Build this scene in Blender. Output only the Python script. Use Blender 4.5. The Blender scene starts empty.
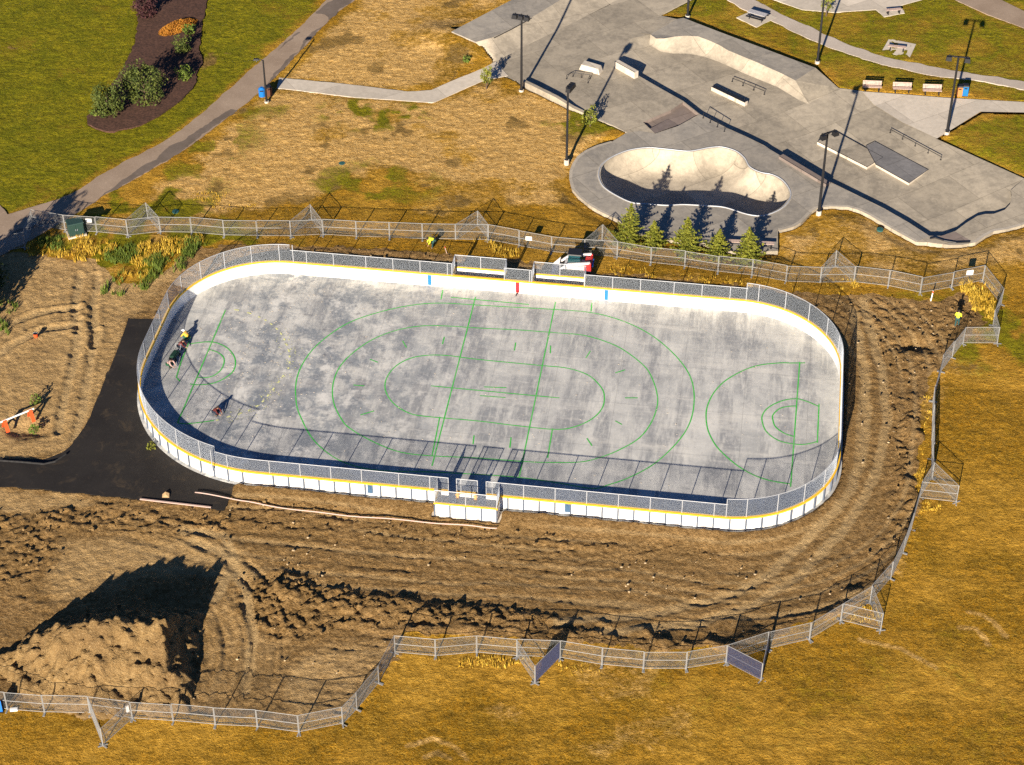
import bpy, bmesh, math, random
import numpy as np
from mathutils import Vector, Matrix
from mathutils.geometry import delaunay_2d_cdt
random.seed(7)
rng = np.random.default_rng(11)
SC = bpy.context.scene
COL = SC.collection
R = math.radians

# ------------------------------------------------------------------ camera
CAM_H, PITCH, FPX, CX, CY = 109.5, R(38.5), 2050.0, 512.0, 382.5
cd = bpy.data.cameras.new('camera'); cam = bpy.data.objects.new('camera', cd); COL.objects.link(cam)
cam.location = (0, 0, CAM_H); cam.rotation_euler = (R(90) - PITCH, 0, 0)
cd.sensor_width = 36.0; cd.lens = FPX / 1024 * 36.0; cd.clip_start = 1; cd.clip_end = 4000
SC.camera = cam

def P(px, py, z=0.0):
    """survey point: the spot on height z seen at that place of the photograph"""
    X = (px - CX) / FPX; Y = -(py - CY) / FPX
    dx, dy, dz = X, math.cos(PITCH) + Y * math.sin(PITCH), -math.sin(PITCH) + Y * math.cos(PITCH)
    t = (CAM_H - z) / -dz
    return (dx * t, dy * t)
def P3(px, py, z=0.0):
    a = P(px, py, z); return Vector((a[0], a[1], z))
def PL(pts, z=0.0):
    return [P(a, b, z) for a, b in pts]

# ------------------------------------------------------------------ render, light
SC.view_settings.view_transform = 'Standard'; SC.view_settings.look = 'None'
SC.view_settings.exposure = 1.24; SC.view_settings.gamma = 1.0
SC.view_settings.use_curve_mapping = False
SC.cycles.use_denoising = False
SC.cycles.max_bounces = 6; SC.cycles.diffuse_bounces = 2; SC.cycles.transparent_max_bounces = 24
SUN_EL, SUN_AZ = R(19.7), R(16.5)          # shadows run to SUN_AZ right of +Y
w = bpy.data.worlds.new("World"); SC.world = w; w.use_nodes = True
nt = w.node_tree; bg = nt.nodes['Background']
sky = nt.nodes.new('ShaderNodeTexSky'); sky.sky_type = 'NISHITA'; sky.sun_disc = False
sky.air_density = 0.55; sky.ozone_density = 7.0; sky.dust_density = 0.2; sky.sun_elevation = SUN_EL; sky.sun_rotation = R(180) + SUN_AZ
nt.links.new(sky.outputs[0], bg.inputs[0]); bg.inputs[1].default_value = 0.05
sd = bpy.data.lights.new('sun', 'SUN'); sun = bpy.data.objects.new('sun', sd); COL.objects.link(sun)
sd.energy = 5.0; sd.angle = R(0.5); sd.color = (1.0, 0.89, 0.73)
dirv = Vector((math.sin(SUN_AZ) * math.cos(SUN_EL), math.cos(SUN_AZ) * math.cos(SUN_EL), -math.sin(SUN_EL)))
sun.rotation_euler = dirv.to_track_quat('-Z', 'Y').to_euler(); sun.location = (-30, 20, 60)

# ------------------------------------------------------------------ materials
def nmat(name):
    m = bpy.data.materials.new(name); m.use_nodes = True
    n = m.node_tree.nodes; return m, n, m.node_tree.links, n['Principled BSDF']
def mat(name, col, rough=0.7, metal=0.0, var=0.0, scale=3.0, bump=0.0, spec=0.3, detail=5):
    m, n, l, b = nmat(name)
    b.inputs['Roughness'].default_value = rough; b.inputs['Metallic'].default_value = metal
    b.inputs['Specular IOR Level'].default_value = spec
    b.inputs['Base Color'].default_value = (*col, 1)
    if var or bump:
        tc = n.new('ShaderNodeTexCoord'); no = n.new('ShaderNodeTexNoise')
        no.inputs['Scale'].default_value = scale; no.inputs['Detail'].default_value = detail; no.inputs['Roughness'].default_value = .65
        l.new(tc.outputs['Object'], no.inputs['Vector'])
        if var:
            cr = n.new('ShaderNodeValToRGB'); cr.color_ramp.elements[0].position = .3; cr.color_ramp.elements[1].position = .7
            cr.color_ramp.elements[0].color = (*[c * (1 - var) for c in col], 1)
            cr.color_ramp.elements[1].color = (*[min(1, c * (1 + var)) for c in col], 1)
            l.new(no.outputs['Fac'], cr.inputs[0]); l.new(cr.outputs[0], b.inputs['Base Color'])
        if bump:
            bm_ = n.new('ShaderNodeBump'); bm_.inputs['Strength'].default_value = .6; bm_.inputs['Distance'].default_value = bump
            l.new(no.outputs['Fac'], bm_.inputs['Height']); l.new(bm_.outputs[0], b.inputs['Normal'])
    return m

class NB:
    """small node builder"""
    def __init__(s, name):
        s.m, s.n, s.l, s.b = nmat(name)
        s.tc = s.n.new('ShaderNodeTexCoord')
    def inp(s, sock, v):
        if hasattr(v, 'is_linked') or isinstance(v, bpy.types.NodeSocket): s.l.new(v, sock)
        else:
            if isinstance(v, tuple) and len(v) == 3 and sock.type == 'RGBA': v = (*v, 1)
            sock.default_value = v
    def attr(s, name):
        a = s.n.new('ShaderNodeAttribute'); a.attribute_name = name; return a
    def sep(s, c):
        x = s.n.new('ShaderNodeSeparateColor'); s.l.new(c, x.inputs[0]); return x.outputs
    def map(s, v, scale=(1, 1, 1), rot=(0, 0, 0)):
        x = s.n.new('ShaderNodeMapping'); x.inputs['Scale'].default_value = scale; x.inputs['Rotation'].default_value = rot
        s.l.new(v, x.inputs[0]); return x.outputs[0]
    def noise(s, scale, detail=5, rough=.6, vec=None, dist=0.0):
        x = s.n.new('ShaderNodeTexNoise'); x.inputs['Scale'].default_value = scale; x.inputs['Detail'].default_value = detail
        x.inputs['Roughness'].default_value = rough; x.inputs['Distortion'].default_value = dist
        s.l.new(vec or s.tc.outputs['Object'], x.inputs['Vector']); return x.outputs['Fac']
    def voro(s, scale, vec=None, feat='F1'):
        x = s.n.new('ShaderNodeTexVoronoi'); x.inputs['Scale'].default_value = scale; x.feature = feat
        s.l.new(vec or s.tc.outputs['Object'], x.inputs['Vector']); return x.outputs['Distance']
    def mr(s, v, a, b_, c=0.0, d=1.0):
        x = s.n.new('ShaderNodeMapRange'); x.clamp = True
        for i, q in enumerate((v, a, b_, c, d)): s.inp(x.inputs[i], q)
        return x.outputs[0]
    def math(s, op, a, b_=0.0):
        x = s.n.new('ShaderNodeMath'); x.operation = op; s.inp(x.inputs[0], a); s.inp(x.inputs[1], b_); return x.outputs[0]
    def mix(s, f, a, b_, typ='MIX'):
        x = s.n.new('ShaderNodeMix'); x.data_type = 'RGBA'; x.blend_type = typ
        s.inp(x.inputs[0], f); s.inp(x.inputs[6], a); s.inp(x.inputs[7], b_); return x.outputs[2]
    def bump(s, h, dist, strength=1.0, prev=None):
        x = s.n.new('ShaderNodeBump'); x.inputs['Distance'].default_value = dist; x.inputs['Strength'].default_value = strength
        s.l.new(h, x.inputs['Height'])
        if prev is not None: s.l.new(prev, x.inputs['Normal'])
        return x.outputs[0]
    def out(s, col, rough=.85, nor=None, spec=.2):
        s.inp(s.b.inputs['Base Color'], col); s.inp(s.b.inputs['Roughness'], rough); s.b.inputs['Specular IOR Level'].default_value = spec
        if nor is not None: s.l.new(nor, s.b.inputs['Normal'])
        return s.m

def ground_material():
    k = NB('ground_cover')
    A = k.sep(k.attr('cover').outputs['Color'])        # R bare soil, G green, B pale straw
    B = k.sep(k.attr('soil').outputs['Color'])         # R dry tan soil, G compacted/track, B brown thatch
    n1 = k.noise(.35, 4, .55); n2 = k.noise(2.2, 6, .7); n3 = k.noise(9.0, 4, .75); n4 = k.noise(.09, 4, .6)
    # grass
    gold = k.mix(k.mr(n1, .38, .62), (.46, .212, .008), (.34, .172, .008))
    gold = k.mix(k.mr(n2, .38, .58), (.16, .085, .006), gold)
    gold = k.mix(k.mr(n3, .44, .70), gold, (.62, .38, .06))
    gold = k.mix(k.math('MULTIPLY', k.mr(n4, .46, .62), .75), gold, k.mix(k.mr(n2, .35, .65), (.46, .235, .022), (.72, .42, .070)))
    gold = k.mix(k.math('MULTIPLY', k.mr(n4, .36, .47, 1, 0), .25), gold, k.mix(k.mr(n2, .35, .65), (.14, .082, .005), (.31, .180, .010)))
    green = k.mix(k.mr(n1, .35, .65), (.19, .185, .006), (.32, .265, .010))
    green = k.mix(k.mr(n2, .35, .6), (.095, .104, .004), green)
    green = k.mix(k.mr(n3, .52, .72), green, (.30, .255, .03))
    straw = k.mix(k.mr(n2, .35, .62), (.46, .255, .066), (.82, .52, .185))
    straw = k.mix(k.mr(n3, .34, .46), (.42, .245, .07), straw)
    thatch = k.mix(k.mr(n2, .38, .62), (.14, .085, .022), (.30, .19, .06))
    # ragged borders between the covers
    rag = k.math('ADD', k.math('MULTIPLY', k.math('SUBTRACT', n2, .5), 1.0), k.math('MULTIPLY', k.math('SUBTRACT', n1, .5), .6))
    fg = k.mr(k.math('ADD', A[1], rag), .25, .75); fs = k.mr(k.math('ADD', A[2], rag), .25, .75); ft = k.mr(k.math('ADD', B[2], rag), .35, .75)
    grass = k.mix(fg, k.mix(fs, gold, straw), green)
    grass = k.mix(ft, grass, thatch)
    ns = k.noise(1.0, 6, .7, k.map(k.tc.outputs['Object'], (.45, 2.6, 1), (0, 0, R(7)))); grass = k.mix(k.math('MULTIPLY', k.mr(ns, .42, .56, 1, 0), .42), grass, k.mix(.65, grass, (.05, .03, .003)))
    # soil
    brown = k.mix(k.mr(n2, .38, .62), (.215, .122, .042), (.415, .255, .103))
    brown = k.mix(k.mr(n1, .35, .65), k.mix(.4, brown, (.14, .085, .03)), brown)
    n6 = k.noise(5.5, 6, .8); brown = k.mix(k.math('MULTIPLY', k.mr(n6, .36, .48, 1, 0), .75), brown, (.085, .050, .018)); brown = k.mix(k.mr(n6, .55, .68), brown, (.42, .295, .145))
    tan = k.mix(k.mr(n2, .35, .65), (.40, .255, .105), (.57, .38, .172))
    tan = k.mix(k.mr(n1, .4, .68), k.mix(.35, tan, (.22, .13, .05)), tan)
    tan = k.mix(k.mr(n3, .60, .78), tan, (.70, .52, .29))
    soil = k.mix(k.mr(k.math('ADD', B[0], k.math('MULTIPLY', rag, .6)), .15, .85), brown, tan)
    soil = k.mix(k.math('MULTIPLY', B[1], k.mr(n2, .3, .7, .45, .95)), soil, (.46, .32, .155))
    f = k.mr(k.math('ADD', A[0], k.math('MULTIPLY', rag, .5)), .42, .58)
    col = k.mix(f, grass, soil)
    n5 = k.noise(4.6, 5, .75); h = k.math('ADD', k.math('MULTIPLY', n3, .40), k.math('ADD', k.math('MULTIPLY', n2, .8), k.math('MULTIPLY', n5, .9)))
    return k.out(col, .95, k.bump(h, .30, 1.0), .08)

def concrete(name, base, dark, scale=.25, blot=.6, pan=(6.4, 4.6), rot=-31, fine=.3):
    k = NB(name)
    n1 = k.noise(scale, 9, .72, dist=.8); n2 = k.noise(scale * 5, 8, .76); n3 = k.noise(8, 5, .8); n4 = k.noise(scale * 2.2, 9, .75, dist=.6)
    c = k.mix(k.math('MULTIPLY', k.mr(n1, .40, .60, 1, 0), blot), base, dark)
    c = k.mix(k.math('MULTIPLY', k.mr(n4, .50, .64), .55 * blot), c, tuple(x * .80 for x in dark))
    c = k.mix(k.math('MULTIPLY', k.mr(n2, .46, .64), .5), c, tuple(x * 1.22 for x in base))
    c = k.mix(k.math('MULTIPLY', k.mr(n3, .48, .66), fine), c, dark)
    # poured panels with saw-cut joints, each panel a little different
    br = k.n.new('ShaderNodeTexBrick'); br.inputs['Scale'].default_value = 1.0; br.inputs['Mortar Size'].default_value = .03; br.offset = .5
    br.inputs['Brick Width'].default_value = pan[0]; br.inputs['Row Height'].default_value = pan[1]
    br.inputs['Color1'].default_value = (.78, .78, .78, 1); br.inputs['Color2'].default_value = (1.12, 1.12, 1.12, 1); br.inputs['Mortar'].default_value = (.55, .54, .52, 1)
    k.l.new(k.map(k.tc.outputs['Object'], (1, 1, 1), (0, 0, R(rot))), br.inputs['Vector'])
    c = k.mix(.75, c, br.outputs['Color'], 'MULTIPLY')
    return k.out(c, .8, k.bump(n2, .01, .4), .25)

def rink_concrete():
    k = NB('rink_concrete')
    O = k.tc.outputs['Object']
    st = k.map(O, (.42, .075, 1), (0, 0, R(-4))); st2 = k.map(O, (.07, .5, 1)); st3 = k.map(O, (2.4, .35, 1), (0, 0, R(6)))
    n1 = k.noise(.17, 8, .66, dist=.5); n2 = k.noise(1.0, 8, .7, st); n3 = k.noise(1.0, 7, .72, st2); n4 = k.noise(3.2, 7, .78); n5 = k.noise(.30, 9, .74, dist=.35); n6 = k.noise(1.0, 6, .7, st3); n7 = k.noise(1.1, 8, .8)
    xyz = k.n.new('ShaderNodeSeparateXYZ'); k.l.new(O, xyz.inputs[0])
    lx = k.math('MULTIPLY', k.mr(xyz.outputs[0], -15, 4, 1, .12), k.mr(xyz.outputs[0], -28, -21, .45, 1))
    c = k.mix(k.mr(n1, .36, .64), (.325, .326, .318), (.56, .548, .510))
    c = k.mix(k.math('MULTIPLY', k.mr(n2, .47, .58), .75), c, (.20, .205, .215))
    c = k.mix(k.math('MULTIPLY', k.mr(n3, .51, .64), .55), c, (.60, .575, .52))
    c = k.mix(k.math('MULTIPLY', k.mr(n6, .52, .66), .5), c, (.62, .60, .54))
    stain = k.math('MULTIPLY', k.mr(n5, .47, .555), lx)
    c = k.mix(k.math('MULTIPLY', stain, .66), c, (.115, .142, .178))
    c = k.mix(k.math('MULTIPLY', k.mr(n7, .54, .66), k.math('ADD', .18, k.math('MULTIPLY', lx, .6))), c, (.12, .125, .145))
    c = k.mix(k.math('MULTIPLY', k.mr(n4, .54, .68), .5), c, (.62, .585, .55))
    c = k.mix(k.math('MULTIPLY', k.mr(n4, .28, .42, 1, 0), .4), c, (.16, .16, .175))
    n8 = k.noise(.42, 9, .74, dist=.3); c = k.mix(k.math('MULTIPLY', k.math('MULTIPLY', k.mr(n8, .53, .63), k.math('ADD', lx, .12)), .7), c, (.64, .62, .575))
    # poured panel joints
    br = k.n.new('ShaderNodeTexBrick'); br.inputs['Scale'].default_value = 1.0; br.inputs['Mortar Size'].default_value = .035
    br.inputs['Brick Width'].default_value = 5.4; br.inputs['Row Height'].default_value = 5.8; br.offset = 0.0
    k.l.new(O, br.inputs['Vector'])
    c = k.mix(k.math('MULTIPLY', br.outputs['Fac'], .28), c, (.15, .15, .15))
    return k.out(c, .75, k.bump(n4, .008, .4), .3)

M = {}
M['ground'] = ground_material()
M['rink'] = rink_concrete()
M['board'] = mat('white_board', (.76, .75, .72), .45, var=.14, scale=1.6)
M['yellow'] = mat('yellow_cap', (.78, .46, .03), .5)
M['galv'] = mat('galvanised_steel', (.36, .37, .39), .5, .1, var=.08, scale=4)
M['fence_steel'] = mat('weathered_fence_tube', (.25, .247, .24), .55, .1, var=.12, scale=5)
M['board_steel'] = mat('board_frame_steel', (.10, .12, .16), .5, .1)
M['wire'] = mat('rink_chain_link_wire', (.36, .39, .43), .5, .0)
M['fwire'] = mat('fence_chain_link_wire', (.23, .23, .225), .5, .0)
M['red'] = mat('red_board', (.60, .02, .03), .5)
M['blue'] = mat('blue_board', (.02, .15, .52), .5)
def line_paint():
    k = NB('green_line_paint'); n = k.noise(1.4, 7, .75); n2 = k.noise(.25, 4, .6)
    c = k.mix(k.mr(n, .48, .72), (.045, .40, .055), (.17, .42, .16)); c = k.mix(k.math('MULTIPLY', k.mr(n2, .5, .68), .35), c, (.24, .38, .20))
    return k.out(c, .7)
M['lime'] = line_paint()
M['chalk'] = mat('chalk_dash', (.62, .62, .28), .9, var=.3, scale=6)
M['asphalt'] = None
M['orange'] = mat('orange_steel', (.72, .085, .02), .5)
M['black'] = mat('black_steel', (.018, .018, .02), .5, .2)
M['white'] = mat('white_paint', (.80, .79, .76), .5, var=.06, scale=5)
M['pipe'] = mat('white_plastic_pipe', (.46, .33, .28), .5)
M['wood'] = mat('bleached_bench_wood', (.42, .31, .26), .8, var=.25, scale=6)
M['cardboard'] = mat('cardboard', (.42, .28, .14), .9)
M['bark'] = mat('bark', (.09, .06, .04), .95, var=.3, scale=8, bump=.02)
def leafmat(name, a, b, sc=1.5):
    k = NB(name)
    n = k.noise(sc, 3, .6); n2 = k.noise(sc * 7, 3, .6)
    c = k.mix(k.mr(n, .35, .65), a, b); c = k.mix(k.mr(n2, .55, .75), c, tuple(min(1, x * 1.6) for x in b))
    return k.out(c, .75, None, .2)
M['spruce'] = leafmat('spruce_needles', (.065, .085, .009), (.21, .205, .024))
M['sapling'] = leafmat('sapling_leaves', (.08, .10, .012), (.20, .20, .03))
M['shrub'] = leafmat('shrub_leaves', (.022, .040, .008), (.095, .11, .020))
M['shrubred'] = leafmat('plum_leaves', (.030, .012, .014), (.075, .028, .028))
M['darkleaf'] = leafmat('dark_leaves', (.018, .032, .012), (.05, .075, .02))
M['orangeleaf'] = leafmat('orange_leaves', (.22, .08, .010), (.37, .16, .018))
M['tallgrass'] = leafmat('tall_dry_grass', (.34, .20, .016), (.56, .38, .055), .5)
M['weed'] = leafmat('weed_leaves', (.05, .09, .012), (.15, .19, .03))
def asphalt(name, a, b, stain=None):
    k = NB(name)
    n1 = k.noise(.3, 5, .6); n2 = k.noise(18, 3, .8); n3 = k.noise(2.5, 5, .7)
    c = k.mix(k.mr(n1, .35, .65), a, b); c = k.mix(k.math('MULTIPLY', k.mr(n2, .5, .72), .5), c, tuple(x * 1.9 for x in b))
    c = k.mix(k.math('MULTIPLY', k.mr(n3, .58, .76), .35), c, tuple(x * 2.2 for x in b))
    if stain: c = k.mix(k.math('MULTIPLY', k.mr(k.noise(.55, 8, .75, dist=.5), .54, .66), .55), c, stain)
    return k.out(c, .85, k.bump(n2, .008, .5), .25)
M['asphalt'] = asphalt('fresh_asphalt', (.012, .010, .0095), (.021, .018, .016), (.070, .050, .030))
M['trail'] = asphalt('old_asphalt', (.235, .172, .122), (.295, .222, .162))
M['gravel'] = asphalt('gravel_path', (.34, .285, .235), (.43, .37, .31))
M['conc_light'] = concrete('light_concrete', (.56, .49, .40), (.42, .37, .30), .4, .5)
M['conc_plaza'] = concrete('plaza_concrete', (.385, .330, .250), (.225, .195, .152), .30, .8)
M['conc_deck'] = concrete('deck_concrete', (.32, .285, .235), (.19, .175, .155), .32, .75)
M['conc_bowl'] = concrete('bowl_concrete', (.42, .36, .275), (.27, .232, .18), .35, .85)
M['conc_brown'] = concrete('brown_concrete', (.22, .175, .15), (.16, .125, .108), .4, .6)
M['conc_dark'] = concrete('dark_concrete', (.20, .19, .185), (.135, .13, .13), .5, .8)
M['kerb'] = concrete('kerb_concrete', (.40, .355, .29), (.28, .245, .20), .5, .5)
M['mulch'] = mat('bark_mulch', (.070, .034, .022), .95, var=.65, scale=5, bump=.06)
M['soilpile'] = None

# ------------------------------------------------------------------ mesh helpers
class MB:
    def __init__(s): s.v = []; s.f = []; s.uv = None
    def add(s, vs, fs):
        o = len(s.v); s.v += [tuple(p) for p in vs]; s.f += [tuple(i + o for i in f) for f in fs]
    def box(s, c, size, rz=0.0, top=1.0):
        hx, hy, hz = size[0] / 2, size[1] / 2, size[2] / 2
        cs, sn = math.cos(rz), math.sin(rz); vs = []
        for k, (x, y, z) in enumerate([(-hx, -hy, -hz), (hx, -hy, -hz), (hx, hy, -hz), (-hx, hy, -hz), (-hx, -hy, hz), (hx, -hy, hz), (hx, hy, hz), (-hx, hy, hz)]):
            if k > 3: x *= top; y *= top
            vs.append((c[0] + x * cs - y * sn, c[1] + x * sn + y * cs, c[2] + z))
        s.add(vs, [(3, 2, 1, 0), (4, 5, 6, 7), (0, 1, 5, 4), (1, 2, 6, 5), (2, 3, 7, 6), (3, 0, 4, 7)])
    def tube(s, pts, r, n=7, caps=True, r2=None):
        pts = [Vector(p) for p in pts]; k = len(pts); rings = []
        for i, p in enumerate(pts):
            d = (pts[min(i + 1, k - 1)] - pts[max(i - 1, 0)]).normalized()
            a = d.cross(Vector((0, 0, 1)))
            if a.length < .05: a = d.cross(Vector((1, 0, 0)))
            a.normalize(); b = d.cross(a)
            rr = r if r2 is None else r + (r2 - r) * i / (k - 1)
            rings.append([p + (a * math.cos(t) + b * math.sin(t)) * rr for t in [2 * math.pi * j / n for j in range(n)]])
        vs = [q for rg in rings for q in rg]; fs = []
        for i in range(k - 1):
            for j in range(n):
                fs.append((i * n + j, i * n + (j + 1) % n, (i + 1) * n + (j + 1) % n, (i + 1) * n + j))
        if caps: fs.append(tuple(range(n))[::-1]); fs.append(tuple((k - 1) * n + j for j in range(n)))
        s.add(vs, fs)
    def bar(s, a, b, wd, h):
        a = Vector(a); b = Vector(b); d = (b - a).normalized(); side = d.cross(Vector((0, 0, 1)))
        if side.length < .01: side = Vector((1, 0, 0))
        side.normalize(); up = side.cross(d)
        vs = []
        for p in (a, b):
            for sx, sy in ((-1, -1), (1, -1), (1, 1), (-1, 1)): vs.append(p + side * wd / 2 * sx + up * h / 2 * sy)
        s.add(vs, [(0, 1, 2, 3), (7, 6, 5, 4), (0, 4, 5, 1), (1, 5, 6, 2), (2, 6, 7, 3), (3, 7, 4, 0)])
    def prism(s, poly, z0, z1):
        n = len(poly); vs = [(x, y, z0) for x, y in poly] + [(x, y, z1) for x, y in poly]
        s.add(vs, [tuple(range(n))[::-1], tuple(range(n, 2 * n))] + [(i, (i + 1) % n, n + (i + 1) % n, n + i) for i in range(n)])
    def build(s, name, m, parent=None, loc=None, rz=0.0, smooth=False, uv=None):
        me = bpy.data.meshes.new(name); me.from_pydata(s.v, [], s.f); me.materials.append(m)
        if smooth: me.polygons.foreach_set('use_smooth', [True] * len(me.polygons))
        if uv is not None:
            lay = me.uv_layers.new(name='UVMap'); fl = [c for f in s.f for i in f for c in uv[i]]
            lay.data.foreach_set('uv', fl)
        me.update()
        o = bpy.data.objects.new(name, me); COL.objects.link(o)
        if parent is not None: o.parent = parent
        if loc is not None: o.location = loc
        o.rotation_euler[2] = rz
        return o
def fixn(o):
    b = bmesh.new(); b.from_mesh(o.data); bmesh.ops.recalc_face_normals(b, faces=b.faces); b.to_mesh(o.data); b.free(); return o
def bevel(o, wd=.02, seg=1):
    b = bmesh.new(); b.from_mesh(o.data); bmesh.ops.recalc_face_normals(b, faces=b.faces)
    bmesh.ops.bevel(b, geom=[e for e in b.edges if len(e.link_faces) == 2 and e.calc_face_angle(0) > .5], offset=wd, segments=seg, affect='EDGES', profile=.5)
    b.to_mesh(o.data); b.free(); return o
def tag(o, label=None, cat=None, group=None, kind=None):
    if label: o['label'] = label
    if cat: o['category'] = cat
    if group: o['group'] = group
    if kind: o['kind'] = kind
    return o
def thing(name, label, cat, loc=(0, 0, 0), rz=0.0, group=None):
    o = bpy.data.objects.new(name, None); COL.objects.link(o); o.empty_display_size = .3
    o.location = loc; o.rotation_euler[2] = rz; return tag(o, label, cat, group)
def copy_tree(root, loc, rz, label, group=None, sx=1.0, skip=()):
    c = root.copy(); COL.objects.link(c); c.location = loc; c.rotation_euler = (0, 0, rz); c.scale = (sx, 1, 1); c['label'] = label
    if group: c['group'] = group
    for ch in root.children:
        d = ch.copy(); COL.objects.link(d); d.parent = c
        for g in ch.children:
            e = g.copy(); COL.objects.link(e); e.parent = d
    return c
ORD = ['first', 'second', 'third', 'fourth', 'fifth', 'sixth', 'seventh', 'eighth', 'ninth', 'tenth', 'eleventh', 'twelfth', 'thirteenth', 'fourteenth', 'fifteenth', 'sixteenth', 'seventeenth', 'eighteenth', 'nineteenth', 'twentieth',
       'twenty-first', 'twenty-second', 'twenty-third', 'twenty-fourth', 'twenty-fifth', 'twenty-sixth', 'twenty-seventh', 'twenty-eighth', 'twenty-ninth', 'thirtieth', 'thirty-first', 'thirty-second']

# polygons
def sdist(X, Y, poly):
    """signed distance to a polygon, negative inside"""
    p = np.array(poly, float); d2 = np.full(X.shape, 1e18); ins = np.zeros(X.shape, bool)
    for i in range(len(p)):
        a = p[i]; b = p[(i + 1) % len(p)]; e = b - a; L = max(e @ e, 1e-12)
        wx = X - a[0]; wy = Y - a[1]; t = np.clip((wx * e[0] + wy * e[1]) / L, 0, 1)
        d2 = np.minimum(d2, (wx - e[0] * t) ** 2 + (wy - e[1] * t) ** 2)
        if a[1] != b[1]:
            c = ((a[1] > Y) != (b[1] > Y)) & (X < (b[0] - a[0]) * (Y - a[1]) / (b[1] - a[1]) + a[0]); ins ^= c
    return np.where(ins, -1, 1) * np.sqrt(d2)
def ldist(X, Y, line):
    p = np.array(line, float); d2 = np.full(X.shape, 1e18)
    for i in range(len(p) - 1):
        a = p[i]; b = p[i + 1]; e = b - a; L = max(e @ e, 1e-12)
        wx = X - a[0]; wy = Y - a[1]; t = np.clip((wx * e[0] + wy * e[1]) / L, 0, 1)
        d2 = np.minimum(d2, (wx - e[0] * t) ** 2 + (wy - e[1] * t) ** 2)
    return np.sqrt(d2)
def inside(x, y, poly): return bool(sdist(np.array([x]), np.array([y]), poly)[0] < 0)
def catmull(pts, closed=False, n=6):
    p = [Vector((a[0], a[1])) for a in pts]; k = len(p); out = []
    rngi = range(k) if closed else range(k - 1)
    for i in rngi:
        p0 = p[(i - 1) % k] if closed or i > 0 else p[0]; p1 = p[i]; p2 = p[(i + 1) % k]; p3 = p[(i + 2) % k] if closed or i + 2 < k else p[-1]
        for j in range(n):
            t = j / n
            q = .5 * ((2 * p1) + (p2 - p0) * t + (2 * p0 - 5 * p1 + 4 * p2 - p3) * t * t + (3 * p1 - p0 - 3 * p2 + p3) * t ** 3)
            out.append((q.x, q.y))
    if not closed: out.append((p[-1].x, p[-1].y))
    return out
def fill(outer, holes=(), extra=(), zf=None, step=None):
    """triangulated sheet inside an outline, with holes"""
    vs = []; es = []
    for lp in [outer, *holes]:
        o = len(vs); vs += [Vector((q[0], q[1])) for q in lp]; es += [(o + i, o + (i + 1) % len(lp)) for i in range(len(lp))]
    ex = list(extra)
    if step:
        a = np.array(outer); gx, gy = np.meshgrid(np.arange(a[:, 0].min(), a[:, 0].max(), step), np.arange(a[:, 1].min(), a[:, 1].max(), step))
        gx = gx.ravel(); gy = gy.ravel(); s = sdist(gx, gy, outer); k = s < -step * .4
        for h in holes: k &= sdist(gx, gy, h) > step * .4
        ex += list(zip(gx[k], gy[k]))
    vs += [Vector(q) for q in ex]
    r = delaunay_2d_cdt(vs, es, [], 0, 1e-5)
    V = [(q.x, q.y) for q in r[0]]; F = [tuple(f) for f in r[2]]
    cx = np.array([sum(V[i][0] for i in f) / 3 for f in F]); cy = np.array([sum(V[i][1] for i in f) / 3 for f in F])
    k = sdist(cx, cy, outer) < 0
    for h in holes: k &= sdist(cx, cy, h) > 0
    F = [f for f, q in zip(F, k) if q]
    F = [f if ((V[f[1]][0] - V[f[0]][0]) * (V[f[2]][1] - V[f[0]][1]) - (V[f[1]][1] - V[f[0]][1]) * (V[f[2]][0] - V[f[0]][0])) > 0 else f[::-1] for f in F]
    if zf is None: Z = [0.0] * len(V)
    elif callable(zf): Z = zf(np.array([q[0] for q in V]), np.array([q[1] for q in V]))
    else: Z = [zf] * len(V)
    return [(q[0], q[1], float(z)) for q, z in zip(V, Z)], F
def sheet(name, outer, m, z=.0, holes=(), zf=None, step=None, skirt=0.0, parent=None, kind='structure', smooth=False):
    b = MB(); vs, fs = fill(outer, holes, (), zf if zf is not None else z, step); b.add(vs, fs)
    if skirt:
        n = len(outer); ar = sum(outer[i][0] * outer[(i + 1) % n][1] - outer[(i + 1) % n][0] * outer[i][1] for i in range(n))
        o2 = outer if ar > 0 else outer[::-1]
        zz = zf(np.array([q[0] for q in o2]), np.array([q[1] for q in o2])) if zf is not None else [z] * n
        b.add([(q[0], q[1], t) for q, t in zip(o2, zz)] + [(q[0], q[1], t - skirt) for q, t in zip(o2, zz)],
              [(i, n + i, n + (i + 1) % n, (i + 1) % n) for i in range(n)])
    o = b.build(name, m, parent, smooth=smooth)
    if kind: o['kind'] = kind
    return o
def ribbon(b, line, wd, z=0.0, closed=False):
    """flat strip of constant width along a line, added to b"""
    p = [Vector((q[0], q[1])) for q in line]; n = len(p); L = []; Rr = []
    for i in range(n):
        d = (p[(i + 1) % n] - p[(i - 1) % n]) if closed else (p[min(i + 1, n - 1)] - p[max(i - 1, 0)])
        d.normalize(); q = Vector((-d.y, d.x)) * wd / 2; L.append(p[i] + q); Rr.append(p[i] - q)
    m = n if closed else n - 1
    b.add([(q.x, q.y, z) for q in L] + [(q.x, q.y, z) for q in Rr], [(n + i, n + (i + 1) % n, (i + 1) % n, i) for i in range(m)])

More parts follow.
